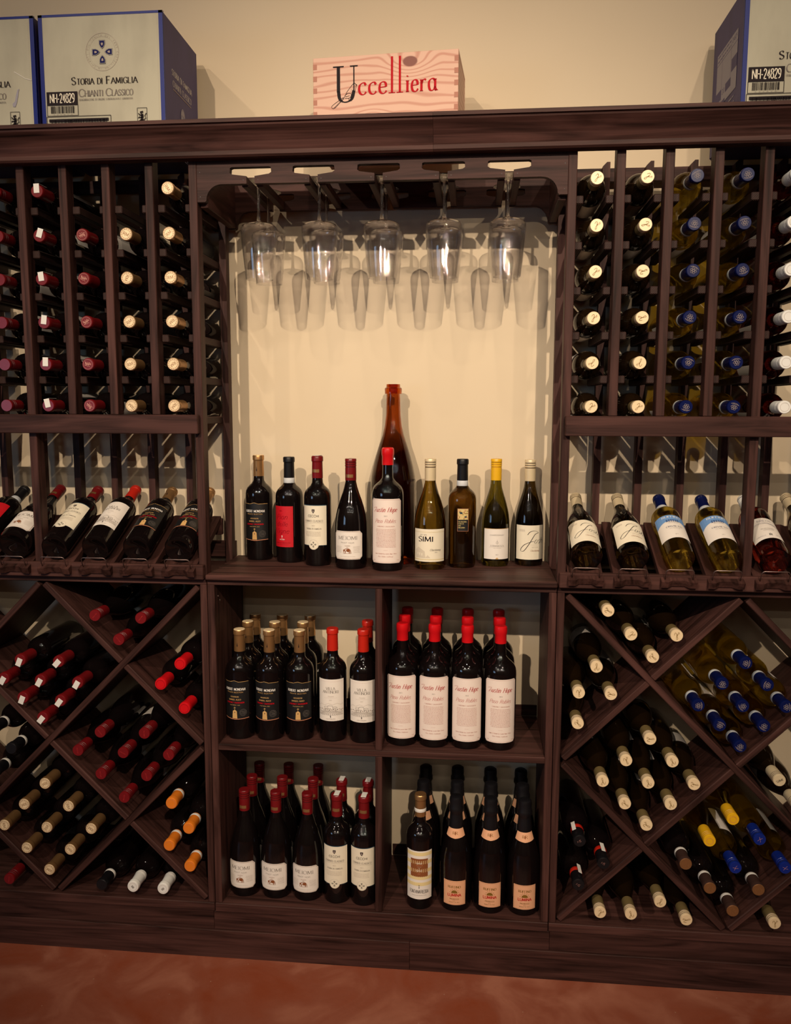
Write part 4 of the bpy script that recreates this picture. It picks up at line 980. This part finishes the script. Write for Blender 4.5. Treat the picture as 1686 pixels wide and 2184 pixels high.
# glass rack
gr = root('stemware_rack', 'dark wood hanging rack with five slots for stemmed glasses', 'rack')
SLX = [-.3255, -.1640, .0, .1610, .3230]
def fascia(z_bot, z_cor, zs0, zs1, top):
    """outline with T-shaped slots cut up from the lower edge"""
    p = [(-A + .0005, top), (-A + .0005, z_cor), (-A + .020, z_cor)]
    for k in range(9): a = pi * .5 * k / 8; p.append((-A + .024 + .040 * (1 - cos(a)), z_cor + .004 + (z_bot - z_cor - .004) * sin(a)))
    for x in SLX:
        n = .0105; w = .0535; r = .006
        p += [(x - n, z_bot), (x - n, zs0), (x - w + r, zs0 + .005), (x - w, zs0 + .009), (x - w + .001, zs1 - .002), (x - w + r, zs1), (x + w - r, zs1), (x + w - .001, zs1 - .002), (x + w, zs0 + .009), (x + w - r, zs0 + .005), (x + n, zs0), (x + n, z_bot)]
    for k in range(9): a = pi * .5 * (8 - k) / 8; p.append((A - .024 - .040 * (1 - cos(a)), z_cor + .004 + (z_bot - z_cor - .004) * sin(a)))
    p += [(A - .020, z_cor), (A - .0005, z_cor), (A - .0005, top)]
    return p
fp = fascia(2.1185, 2.0755, 2.1365, 2.1590, 2.2155)
obj('front_fascia', prism('front_fascia', fp, .001, .019, WOOD[0]), gr)
obj('rear_fascia', prism('rear_fascia', fascia(2.1135, 2.0640, 2.1365, 2.1590, 2.206), .268, .284, WOOD[0]), gr)
for s in (-1, 1): board('side_rail', min(s * (A - .0015), s * (A - .022)), max(s * (A - .0015), s * (A - .022)), .020, .267, 2.066, 2.205, gr)
for x in SLX:
    for s in (-1, 1):
        x0 = x + s * .0105; x1 = x + s * .0275
        board('glass_slat', min(x0, x1), max(x0, x1), .0195, .2675, 2.115, 2.1365, gr, WOOD[1])
        for zz in (2.127,): obj('nail', lathe([(.0013, 0), (.0013, .0004), (0, .0006)], [M['nail_metal']], 6), gr, (x + s * .019, .0008, zz), (pi / 2, 0, 0))
for s in (-1, 1):
    for zz in (2.148, 2.088): obj('nail', lathe([(.0013, 0), (.0013, .0004), (0, .0006)], [M['nail_metal']], 6), gr, (s * (A - .008), .0008, zz), (pi / 2, 0, 0))

# wine glasses, hung upside down: foot on the slats
def glass_parts():
    H = .250
    foot = lathe([(0, 0), (.034, 0), (.0365, .0006), (.0365, .0016), (.030, .0026), (.012, .0050), (.0060, .0090), (.0046, .014)], [M['stem_glass']], 32, 'foot')
    stem = lathe([(.0046, .014), (.0038, .030), (.0036, .060), (.0038, .085), (.0052, .098), (.0085, .104), (.0150, .108), (0, .1085)], [M['stem_glass']], 16, 'stem')
    out = [(.0060, .1065), (.0230, .1068), (.0360, .1090), (.0440, .1130), (.0474, .1195), (.0478, .1280), (.0464, .1500), (.0430, .1850), (.0393, .2220), (.0362, H)]
    inn = [(.0359, H + .0004), (.0350, H)] + [(r - .0012, z) for r, z in out[::-1]]
    bowl = lathe([(p[0], p[1]) for p in out] + inn, [M['clear_glass']], 40, 'bowl', closed=False)
    return foot, stem, bowl
GP = glass_parts()
ordw = ['first', 'second', 'third', 'fourth', 'fifth']
for i, x in enumerate(SLX):
    for j, (yy, w, k) in enumerate(((.076, 'front', 1.0), (.178, 'rear', .985))):
        g = root('wine_glass', 'clear stemmed glass hanging upside down, %s one in the %s slot from the left' % (w, ordw[i]), 'glass', (x, yy, 2.1366 + .0058), (pi, 0, i * 1.1 + j), 'glasses hanging in the rack')
        g.scale = (k, k, k)
        f, s_, b = GP
        obj('foot', f, g); obj('stem', s_, g); obj('bowl', b, g)

# ================================================================== CARTONS AND CRATE
def carton_front():
    P = Print(); W, H = .325, .322   # u from -W/2, v from 0
    P.ring(.0035, .229, .0430, .0006, 'ink_pale', 40, ry=.0450); P.ring(.0035, .229, .0345, .0003, 'ink_pale', 36, ry=.037)
    t = 'TENUTA DEL 1893 CASTELLINA IN CHIANTI DAL '
    for i, c in enumerate(t):
        a = pi * .75 - i * 2 * pi / len(t)
        Q = Print(); Q.text(c, 0, 0, .0042, 'ink_pale', 'sans', wt=.6) if c != ' ' else None
        n0 = len(P.v); r = .0375
        P.v += [(.0035 + r * cos(a) + u * sin(a) + v * cos(a), .229 + r * sin(a) - u * cos(a) + v * sin(a)) for u, v in Q.v]
        for f in Q.f: P.m.append(P.mi('ink_pale')); P.f.append(tuple(n0 + k for k in f))
    for k in range(4):
        u = .0035 + .0170 * cos(k * pi / 2); v = .229 + .0185 * sin(k * pi / 2); ro = k * pi / 2 - pi / 2
        shield(P, u, v, .0098, 'ink_navy', None, ro); shield(P, u, v, .0092, 'carton_white', None, ro); shield(P, u, v, .0082, 'ink_navy', None, ro); shield(P, u, v, .0032, 'ink_pale', None, ro)
    P.text('S', -.0810, .1530, .0175, 'ink_black', align='l', wt=1.1); P.text('TORIA DI', -.0665, .1530, .0140, 'ink_black', align='l', fit=.068, wt=1.1)
    P.text('F', .0105, .1530, .0175, 'ink_black', align='l', wt=1.1); P.text('AMIGLIA', .0240, .1530, .0140, 'ink_black', align='l', fit=.069, wt=1.1)
    P.text('C', -.0630, .1240, .0175, 'ink_grey', align='l'); P.text('HIANTI', -.0470, .1240, .0140, 'ink_grey', align='l', fit=.049)
    P.text('C', .0085, .1240, .0175, 'ink_grey', align='l'); P.text('LASSICO', .0245, .1240, .0140, 'ink_grey', align='l', fit=.056)
    P.text('DENOMINAZIONE DI ORIGINE CONTROLLATA E GARANTITA', -.0620, .1140, .0044, 'ink_grey', align='l', fit=.141)
    P.rect(-.1480, -.0660, .1050, .1370, 'ink_black'); P.text('NH-24829', -.1070, .1105, .0215, 'label_cream', 'sans', fit=.066, wt=.8)
    P.seg([(-.1480, .0790), (-.0660, .0790), (-.0660, .1050), (-.1480, .1050), (-.1480, .0790)], .0011, 'ink_black')
    rr = random.Random(5); x = -.1380
    while x < -.076: w = rr.choice([.0006, .0011, .0017]); P.rect(x, x + w, .0850, .1025, 'ink_black'); x += w + rr.choice([.0008, .0013, .0018])
    P.text('4 2 4 8 2 9', -.107, .0808, .0024, 'ink_grey', 'sans', fit=.050)
    P.seg([(-.1500, .004), (.0200, .004), (.0200, .0770), (-.1500, .0770), (-.1500, .004)], .0012, 'ink_black')
    P.rect(-.1440, .0140, .064, .0710, 'ink_black'); x = -.1400
    while x < .010: w = rr.choice([.0008, .0014, .0024]); P.rect(x, x + w, .010, .0680, 'ink_black'); x += w + rr.choice([.0010, .0018])
    P.seg([(.0900, .048), (.0900, .0920), (.1150, .0920), (.1150, .048), (.1025, .041), (.0900, .048)], .0010, 'ink_black'); lion(P, .1025, .0690, .0085, 'ink_black')
    for i in range(62): P.rect(.1475, .1480, .012 + i * .0048, .0142 + i * .0048, 'ink_pale')
    return P
def plane_map_front(y): return lambda u, v, o=0: (u, y - o, v)
CF = carton_front()
def side_right_print():
    P = Print()
    P.text('STORIA DI FAMIGLIA', 0, .190, .0150, 'ink_white', fit=.150, wt=.9); P.text('CHIANTI CLASSICO', 0, .164, .0150, 'ink_white', fit=.140, wt=.7); P.rect(-.068, .068, .156, .158, 'ink_pale')
    P.disc(0, .105, .0170, 'silver_grey', 20, ry=.0250); P.ring(0, .105, .0145, .0010, 'carton_blue', 20, ry=.022); P.text('CM', 0, .098, .014, 'carton_blue', wt=.9)
    P.text('Total Acidity', -.012, .058, .0090, 'silver_grey', 'script'); P.greek(-.06, .06, .020, .045, 4, .002, 'silver_grey', 3)
    return P
def side_left_print():
    P = Print()
    P.rect(-.085, .085, .110, .245, 'silver_grey')
    P.rect(.040, .085, .160, .190, 'carton_blue'); P.rect(-.005, .040, .130, .150, 'carton_blue'); P.rect(-.085, -.040, .125, .150, 'carton_blue'); P.rect(-.040, -.005, .108, .118, 'carton_blue')
    P.rect(-.040, -.0385, .110, .245, 'carton_blue'); P.rect(.0345, .036, .150, .245, 'carton_blue'); P.rect(-.085, .085, .2180, .2195, 'carton_blue')
    P.text('24829', .060, .228, .010, 'carton_blue', 'sans'); P.text('D0', -.022, .133, .012, 'carton_blue', 'sans'); P.greek(-.08, .03, .227, .238, 2, .003, 'carton_blue', 2)
    P.greek(-.060, .075, .020, .095, 7, .0032, 'silver_grey', 8); P.seg([(.075, .01), (.105, .055), (.118, .01)], .003, 'silver_grey')
    return P
def carton(x, label, turned, torn):
    W, D, H = .325, .255, .322
    r = root('wine_carton', label, 'box', (x, .002, 2.2165), (0, 0, 0), 'cardboard wine cases on the racks')
    b = bmesh.new(); bmesh.ops.create_cube(b, size=1); bmesh.ops.scale(b, vec=(W, D, H), verts=b.verts); bmesh.ops.translate(b, vec=(0, D / 2, H / 2), verts=b.verts)
    bmesh.ops.bevel(b, geom=b.edges[:], offset=.003, segments=2, affect='EDGES')
    me = bpy.data.meshes.new('carton_body'); b.to_mesh(me); b.free(); me.materials.append(M['carton_white']); me.materials.append(M['carton_blue'])
    for p in me.polygons: p.material_index = 0 if abs(p.normal.y) > .9 else 1
    bo = obj('carton_body', me, r)
    T = Print(); t = .0105
    for a in (-W / 2, W / 2 - t): T.rect(a, a + t, 0, H, 'tape_blue', 1)
    T.rect(-W / 2, W / 2, H - .006, H, 'tape_blue', 1)
    obj('blue_edging', T.to_mesh('blue_edging', plane_map_front(-.0006)), r)
    T2 = Print()
    for a in (-D / 2, ): T2.rect(a, a + .006, 0, H, 'tape_blue', 1)
    obj('front_print', CF.to_mesh('front_print', plane_map_front(-.0009)), r)
    sr = side_right_print(); obj('side_print', sr.to_mesh('side_print', lambda u, v, o: (W / 2 + .0008 + o, D / 2 + u, v)), r)
    sl = side_left_print(); obj('side_print', sl.to_mesh('side_print', lambda u, v, o: (-W / 2 - .0008 - o, D / 2 - u, v)), r)
    for sx in (-1, 1): obj('blue_edging', T2.to_mesh('blue_edging', lambda u, v, o, sx=sx: (sx * (W / 2 + .0005), D / 2 + u, v)), r)
    if torn:
        Q = Print(); Q.poly([(.098, .105), (.104, .104), (.108, .112), (.113, .130), (.115, .142), (.117, .148), (.112, .146), (.107, .132), (.104, .118), (.097, .112)], 'silver_grey'); Q.line([(.105, .190), (.135, .172), (.151, .168)], .0012, 'ink_white')
        obj('scuff_mark', Q.to_mesh('scuff_mark', plane_map_front(-.0012)), r)
    return r
carton(-.7045, 'white carton with blue edges beside the pine crate, its navy side showing', False, False)
carton(-1.0420, 'white carton with blue edges and a scuffed corner, cut off by the frame', False, True)
carton(1.0245, 'white carton with blue edges whose side carries a pale shipping grid', True, False)

crate = root('wooden_crate', 'light knotty pine wine crate with black and red lettering', 'crate', (.010, .050, 2.2165), (0, 0, radians(-4)))
CW, CD, CH = .370, .190, .219
for n, a in (('front_panel', (-CW / 2, CW / 2, 0, .010, 0, CH)), ('rear_panel', (-CW / 2, CW / 2, CD - .010, CD, 0, CH)), ('side_panel', (-CW / 2 + .0005, -CW / 2 + .0105, .0102, CD - .0102, .0005, CH - .0005)), ('side_panel', (CW / 2 - .0105, CW / 2 - .0005, .0102, CD - .0102, .0005, CH - .0005)), ('lid', (-CW / 2, CW / 2, .0102, CD - .0102, CH - .008, CH + .0005)), ('bottom_panel', (-CW / 2 + .011, CW / 2 - .011, .0102, CD - .0102, .001, .009))):
    d = (a[1] - a[0], a[3] - a[2], a[5] - a[4])
    me = box_mesh(*d, M['pine'], .0008).copy(); me.transform(Matrix.Translation(((a[0] + a[1]) / 2, (a[2] + a[3]) / 2, (a[4] + a[5]) / 2))); obj(n, me, crate)
mat('pine_end', (0.42, 0.17, 0.11), .6)
for s in (-1, 1):
    for k in range(7):
        z = .020 + k * .0285; x0 = s * (CW / 2) - (.010 if s > 0 else 0)
        board('joint_finger', x0, x0 + .010, -.0006, .0002, z, z + .0125, crate, M['pine_end'], 0)
        Q = Print()
        for j in range(4): Q.line([(x0 + .001 + j * .0022, z + .001), (x0 + .0035 + j * .0022, z + .0115)], .0006, 'ink_brown')
P = Print()
U = Print()
ux, uz, uh = -.1270, .1080, .0880
P.line([(ux + .008, uz + uh), (ux + .008, uz + .026)], .0085, 'ink_black'); P.line(smooth([(ux + .008, uz + .028), (ux + .012, uz + .008), (ux + .026, uz + .001), (ux + .042, uz + .008), (ux + .048, uz + .028)], 5), (.0085, .0028), 'ink_black', radians(0)); P.line([(ux + .048, uz + .026), (ux + .048, uz + uh)], .0030, 'ink_black')
P.rect(ux - .006, ux + .022, uz + uh - .003, uz + uh, 'ink_black'); P.rect(ux + .038, ux + .058, uz + uh - .003, uz + uh, 'ink_black')
P.text('cce', -.0680, .1245, .0430, 'ink_bright_red', align='l', fit=.074, wt=.95, n=6, sp=1.2)
for x in (.0185, .0385): P.rect(x - .0028, x + .0028, .1240, .2110, 'ink_bright_red'); P.rect(x - .0085, x + .0085, .1240, .1262, 'ink_bright_red')
P.text('iera', .0530, .1245, .0430, 'ink_bright_red', align='l', fit=.0780, wt=.95, n=6, sp=1.2)
for pts in ([(-.083, .150), (-.078, .1535), (-.074, .151), (-.0735, .147), (-.075, .138), (-.080, .126), (-.090, .119), (-.103, .118)], [(-.083, .150), (-.090, .142), (-.098, .132), (-.103, .122), (-.112, .112), (-.130, .096), (-.137, .098), (-.133, .104), (-.106, .121)], [(-.075, .150), (-.071, .149), (-.0745, .146)], [(-.103, .124), (-.095, .130), (-.086, .128), (-.088, .120)], [(-.101, .122), (-.090, .124)], [(-.092, .119), (-.092, .111)], [(-.087, .119), (-.085, .111)]):
    P.line(smooth(pts, 4), .0009, 'ink_black')
for k in range(9): P.line([(-.131 + k * .0028, .0985 + k * .0024), (-.127 + k * .0028, .0965 + k * .0026)], .0009, 'ink_black')
for k in range(10): P.disc(-.088 + (k % 5) * .0024, .140 - (k // 5) * .004 - (k % 2) * .002, .0005, 'ink_black', 5)
obj('lettering', P.to_mesh('lettering', plane_map_front(-.0008)), crate)

# ================================================================== STANDING BOTTLES
ROT0 = (0, 0, 0)
CTR = 1.1117
def stand(kind, x, y, z, label, group, rz=0.0):
    h = KIND[kind][2]
    return bottle(kind, (x, y, z), (0, 0, rz), label, group)
g1 = 'bottles displayed on the counter shelf'
stand('mond', -.3840, .2480, CTR, 'dark bottle with gold foil and black tower label, end of the counter row', g1, -.12)
stand('pian', -.2860, .2180, CTR, 'dark bottle with black foil and bright red label on the counter', g1, -.36)
stand('cecc', -.1950, .1770, CTR, 'dark bottle with red foil and cream label with round medallion on the counter', g1, -.15)
stand('meio', -.0950, .1460, CTR, 'slope-shouldered dark bottle with white eight-sided label on the counter', g1, -.08)
stand('aust', .0108, .1280, CTR, 'tall dark bottle with red wax top and pink-white label on the counter', g1, -.03)
stand('simi', .1263, .1630, CTR, 'olive green bottle with gold screw cap and cream banded label on the counter', g1, 0)
stand('feud', .2150, .1925, CTR, 'brown bottle with black foil and small square mosaic label', g1, .08)
stand('torm', .3096, .2240, CTR, 'green bottle with yellow screw cap and white label', g1, .12)
stand('josh', .4060, .2450, CTR, 'dark olive bottle with gold cap and large signature on cream label, counter end', g1, .10)
big = root('wine_bottle', 'huge empty amber glass bottle standing behind the counter row', 'bottle', (.0145, .2385, CTR), (0, 0, 0))
obj('glass_body', lathe(body_profile('magnum', .0650, .512), [M['amber_glass']], 48, 'glass_body'), big)
Q = Print(); Q.text('Magnum', .066, .238, .010, 'ink_black', 'script', fit=.038)
obj('painted_script', Q.to_mesh('painted_script', on_cyl(.0656)), big)

zm = .6342; g2 = 'black and gold labelled bottles in the upper compartment'
cols = ['beside the wooden side panel', 'in the middle file', 'beside the white labelled bottle']
cols2 = ['first file from the side panel', 'second file', 'third file']
for j, (rowname, row) in enumerate((('front', [(-.4010, .0740), (-.3160, .0740), (-.2316, .0810)]), ('middle', [(-.4010, .1615), (-.3210, .1615), (-.2400, .1690)]), ('rear', [(-.4020, .2470), (-.3190, .2470), (-.2350, .2500)]))):
    for i, (x, y) in enumerate(row):
        stand('mond', x, y, zm, 'gold foiled black labelled bottle, %s row, %s, upper compartment' % (rowname, cols2[i]), g2, -.15 + .2 * (i == 2))
stand('vill', -.1386, .0828, zm, 'white labelled bottle with orange-red foil standing clear of the divider', 'orange-red foiled bottles in the upper compartment', 0)
stand('vill', -.0515, .0800, zm, 'white labelled bottle with orange-red foil against the divider, front one', 'orange-red foiled bottles in the upper compartment', 0)
stand('vill', -.0520, .1750, zm, 'bottle with orange-red foil against the divider, hidden behind another', 'orange-red foiled bottles in the upper compartment', 0)
g3 = 'red waxed bottles with pink-white labels'
for j, (rowname, row) in enumerate((('front', [(.0575, .0775), (.1460, .0755), (.2357, .0730), (.3256, .0735)]), ('middle', [(.0560, .1680), (.1445, .1670), (.2350, .1640), (.3250, .1650)]), ('rear', [(.0565, .2570), (.1450, .2570), (.2350, .2550), (.3250, .2550)]))):
    for i, (x, y) in enumerate(row):
        stand('aust', x, y, zm, 'red waxed bottle with pink-white label, %s row, %s from the divider' % (rowname, ordw[i]), g3, 0.02 * (i - 1))
zl = .1643; g4 = 'slope-shouldered bottles in the lower compartment'
for j, (rowname, row) in enumerate((('front', [(-.3970, .0760), (-.3045, .0748), (-.2124, .0725)]), ('middle', [(-.3990, .1660), (-.3070, .1660), (-.2140, .1650)]), ('rear', [(-.4000, .2560), (-.3080, .2560), (-.2160, .2560)]))):
    for i, (x, y) in enumerate(row):
        stand('meio', x, y, zl, 'bottle with eight-sided white label, %s row, %s, lower compartment' % (rowname, cols2[i]), g4, -.10)
for i, (x, y) in enumerate(((-.1258, .0634), (-.0480, .0600), (-.1270, .1560), (-.0490, .1560))):
    stand('cecc', x, y, zl, 'red foiled bottle with medallion label, %s row, %s the divider' % (('front', 'rear')[i // 2], ('away from', 'against')[i % 2]), 'red foiled bottles in the lower compartment', -.05)
stand('gavi', .1110, .0600, zl, 'bottle with gold foil and yellow striped label with brown square', 'bottles beside the sparkling wine', 0)
g5 = 'black foiled sparkling wine bottles'
for j, (rowname, row) in enumerate((('front', [(None, None), (.2112, .0669), (.3067, .0655), (.4000, .0645)]), ('middle', [(.1140, .1560), (.2116, .1620), (.3090, .1600), (.3995, .1600)]), ('rear', [(.1150, .2530), (.2110, .2560), (.3090, .2560), (.3995, .2560)]))):
    for i, (x, y) in enumerate(row):
        if x is None: continue
        stand('lumi', x, y, zl, 'black foiled sparkling bottle with peach label, %s row, %s from divider' % (rowname, ordw[i]), g5, .05 * (i - 2))

# ================================================================== BOTTLES ON THE SLOPING CRADLES
def cradle_bottle(kind, x, label):
    R = KIND[kind][1]
    off = R - .0405 + .0010
    bottle(kind, (x, -.02 - sin(TILT) * off, 1.1775 + cos(TILT) * off), (TILT - pi / 2, 0, 0), label, 'bottles on the sloping cradles')
for i, (k, d) in enumerate((('mond', 'black labelled gold foiled bottle on the cradle beside the counter shelf'), ('mond', 'black labelled gold foiled bottle on the second cradle from the counter shelf'), ('vill', 'white labelled bottle with red foil on a sloping cradle'), ('cecc', 'cream labelled bottle with dark red foil and medallion on a sloping cradle'), ('meio', 'dark bottle with eight-sided white label on a sloping cradle'), ('pian', 'black foiled bottle with red label on a sloping cradle, cut by the frame'))):
    cradle_bottle(k, -(CX[i] + .002), d)
for i, (k, d) in enumerate((('josh', 'cream labelled signature bottle on the cradle beside the counter shelf'), ('josh', 'cream labelled signature bottle on the second cradle from the counter shelf'), ('ruff', 'pale gold bottle with sky-blue label next to the signature bottles'), ('ruff', 'pale gold bottle with sky-blue label beside the tall front post'), ('kreo', 'dark pink wine bottle with white label on a sloping cradle'), ('simi', 'gold screw-capped bottle on the last cradle, cut by the frame'))):
    cradle_bottle(k, CX[i] + .002, d)

# ================================================================== BOTTLES LYING IN THE RACKS AND LATTICE
def lying(kind, x, z, label, group, y=-.020, roll=None, lab=True):
    H = KIND[kind][2]
    roll = random.uniform(-.5, .5) if roll is None else roll
    r = bottle(kind, (x, y + H, z), (pi / 2, -roll, 0), label, group, lab)
    return r
RW = [2.1068, 1.9962, 1.8868, 1.7765, 1.6680, 1.5605]
rown = ['top row', 'second row', 'third row', 'fourth row', 'fifth row', 'bottom row']
coln = ['column next to the glasses', 'second column from the glasses', 'third column from the glasses', 'fourth column from the glasses', 'fifth column from the glasses', 'sixth column from the glasses']
LOOK = {'l_mond': 'gold-capped dark bottle', 'l_redl': 'dark red capped bottle', 'l_cecc': 'red-capped bottle with white paper seal', 'l_meiu': 'ridged dark red screw cap bottle', 'l_joru': 'pale gold screw-capped bottle', 'l_ruff': 'navy-capped pale gold bottle', 'l_kreo': 'white-capped pink wine bottle'}
for c, (k, rows) in enumerate((('l_mond', range(6)), ('l_mond', range(1, 6)), ('l_redl', range(1, 6)), ('l_cecc', range(6)), ('l_meiu', range(6)))):
    for j in rows:
        ro = random.uniform(-.35, .35) if k == 'l_cecc' else random.uniform(-2.6, 2.6)
        if k == 'l_cecc': ro += pi
        lying(k, -CX[c] + random.uniform(-.0015, .0015), RW[j], '%s lying in the %s, %s' % (LOOK[k], rown[j], coln[c]), 'bottles lying in the dark red and gold rack', roll=ro)
for c, (k, rows) in enumerate((('l_joru', range(6)), ('l_joru', range(6)), ('l_ruff', range(6)), ('l_ruff', range(6)), ('l_kreo', range(6)))):
    for j in rows:
        lying(k, CX[c] + random.uniform(-.0015, .0025), RW[j], '%s lying in the %s, %s' % (LOOK[k], rown[j], coln[c]), 'bottles lying in the gold and navy rack', roll=random.uniform(-.6, .6) + (pi if random.random() < .3 else 0))

LAT = {
 'LT': ('l_meio', [(-.7777, .9922), (-.6481, .9881), (-.7128, .9262)]),
 'LB': ('l_cecc', [(-.9994, .8598), (-.888, .859), (-1.0505, .8052), (-.9437, .8032), (-.8358, .8002), (-.9975, .7514), (-.8881, .7467), (-.9426, .6954)]),
 'LR': ('l_vill', [(-.542, .863), (-.5986, .8043), (-.5337, .7382)]),
 'LC': ('l_meio', [(-.777, .66), (-.65, .662), (-.844, .604), (-.713, .603), (-.583, .602), (-.78, .538), (-.648, .539), (-.715, .472)]),
 'LX': ('l_darw', [(-1.0906, .6567), (-1.0404, .6013), (-1.094, .53)]),
 'LG': ('l_mond', [(-.946, .502), (-1.011, .437), (-.88, .438), (-1.074, .371), (-.947, .371), (-.816, .374), (-1.0103, .3056), (-.881, .308), (-.946, .243)]),
 'LO': ('l_oran', [(-.5792, .4612), (-.532, .39), (-.5896, .3363), (-.5316, .2773)]),
 'Lr': ('l_meio', [(-1.069, .207)]),
 'Ld': ('l_darw', [(-.792, .206)]),
 'Lw': ('l_whit', [(-.7, .206), (-.612, .205)]),
 'RT': ('l_josh', [(.5944, 1.0413), (.6542, .9804), (.7681, .9809), (.7109, .9228)]),
 'RL': ('l_josh', [(.57, .892), (.527, .821), (.609, .82), (.5266, .738)]),
 'RB': ('l_ruff', [(.942, .914), (.887, .858), (.9979, .8582), (.83, .798), (.9407, .8002), (1.0478, .8025), (.886, .747), (.9954, .7491), (.9396, .6924)]),
 'RC': ('l_josh', [(.713, .703), (.654, .642), (.772, .644), (.596, .582), (.713, .583), (.8295, .5846), (.6553, .5227), (.7728, .527), (.7129, .4661)]),
 'RK': ('l_blac', [(.541, .412), (.6055, .3525), (.5415, .2875)]),
 'RJ': ('l_josh', [(.6014, .2115), (.6822, .212), (.757, .252), (.8267, .2051), (1.053, .21)]),
 'RY': ('l_yell', [(.932, .494), (.876, .431)]),
 'RU': ('l_blue', [(1.002, .442), (.945, .36), (1.0703, .3667)]),
 'RW': ('l_bron', [(.818, .363), (.883, .299), (1.0064, .3016), (.9444, .2385)]),
 'RS': ('l_simi', [(1.042, .6056), (1.091, .5414)]),
}

TXT = {
 'LT': ('dark red screw-capped bottle under the cabinet top', ['far from the glass cabinet', 'near the open cabinet', 'lowest of three']),
 'LB': ('red-capped bottle with white paper seal in the lattice', ['at the upper edge', 'beside the crossing board', 'at the outer corner', 'in the very middle', 'at the inner corner', 'below the outer corner', 'below the inner corner', 'lowest of eight']),
 'LR': ('bright red capped bottle against the lattice side panel', ['topmost', 'resting on the slope', 'lowest']),
 'LC': ('dark red screw-capped bottle in the middle diamond', ['upper one on the outer side', 'upper one near the open cabinet', 'at the outer corner', 'in the centre', 'at the corner by the side panel', 'lower one on the outer side', 'lower one near the open cabinet', 'lowest of eight']),
 'LX': ('black-capped bottle with white neck band in the outer lattice bin', ['topmost', 'standing out', 'lowest']),
 'LG': ('gold-capped dark bottle in the lower diamond', ['topmost of nine', 'upper outer one', 'upper inner one', 'at the outer corner', 'in the centre', 'at the inner corner', 'lower outer one', 'lower inner one', 'lowest of nine']),
 'LO': ('orange-capped bottle beside the lattice side panel', ['topmost of four', 'second from the top', 'third from the top', 'lowest of four']),
 'Lr': ('dark red screw-capped bottle lying alone on the lattice floor board', ['']),
 'Ld': ('brown-capped bottle with pale neck band lying on the floor board', ['']),
 'Lw': ('white-capped bottle lying on the lattice floor board', ['beside the brown-capped one', 'under the orange-capped ones']),
 'RT': ('pale gold screw-capped bottle under the cabinet top', ['topmost', 'on the slope', 'beside the far board', 'lowest of four']),
 'RL': ('pale gold screw-capped bottle against the lattice side panel', ['topmost', 'touching the panel midway', 'away from the panel', 'lowest of four']),
 'RB': ('navy-capped amber bottle in the lattice diamond', ['topmost of nine', 'upper one near the gold caps', 'upper outer one', 'at the inner corner', 'in the centre', 'at the outer corner', 'lower one near the gold caps', 'lower outer one', 'lowest of nine']),
 'RC': ('pale gold screw-capped bottle in the middle diamond', ['topmost of nine', 'upper inner one', 'upper outer one', 'at the inner corner', 'in the centre', 'at the outer corner', 'lower inner one', 'lower outer one', 'lowest of nine']),
 'RK': ('black-capped bottle with red neck band and price sticker', ['topmost of three', 'away from the side panel', 'lowest of three']),
 'RJ': ('pale gold screw-capped bottle on the floor board of the lattice', ['nearest the side panel', 'second from the side panel', 'lying on top of two', 'against the sloping board', 'alone in the outer corner']),
 'RY': ('bright yellow screw-capped bottle in the lower diamond', ['upper one', 'lower one']),
 'RU': ('blue-capped amber bottle in the lower diamond', ['beside the yellow cap', 'touching the bronze caps', 'at the outer corner']),
 'RW': ('bronze-capped dark bottle with white neck band', ['topmost of four', 'second down the slope', 'under the blue caps', 'lowest of four']),
 'RS': ('cream screw-capped bottle in the outer lattice bin', ['upper one', 'cut off by the frame']),
}
for key, (kd, pts) in LAT.items():
    look, places = TXT[key]
    for i, (x, z) in enumerate(pts):
        ro = random.uniform(-2.8, 2.8)
        if kd == 'l_cecc': ro = -.55 + random.uniform(-.2, .2)
        if kd == 'l_blac': ro = pi + (.5, -.3, -.5)[i]
        lab = look + (', ' + places[i] if places[i] else '')
        lying(kd, x, z, lab, None if len(pts) == 1 else look.split(' in the')[0].split(' on the')[0] + 's in the lattice', y=-.015, roll=ro)
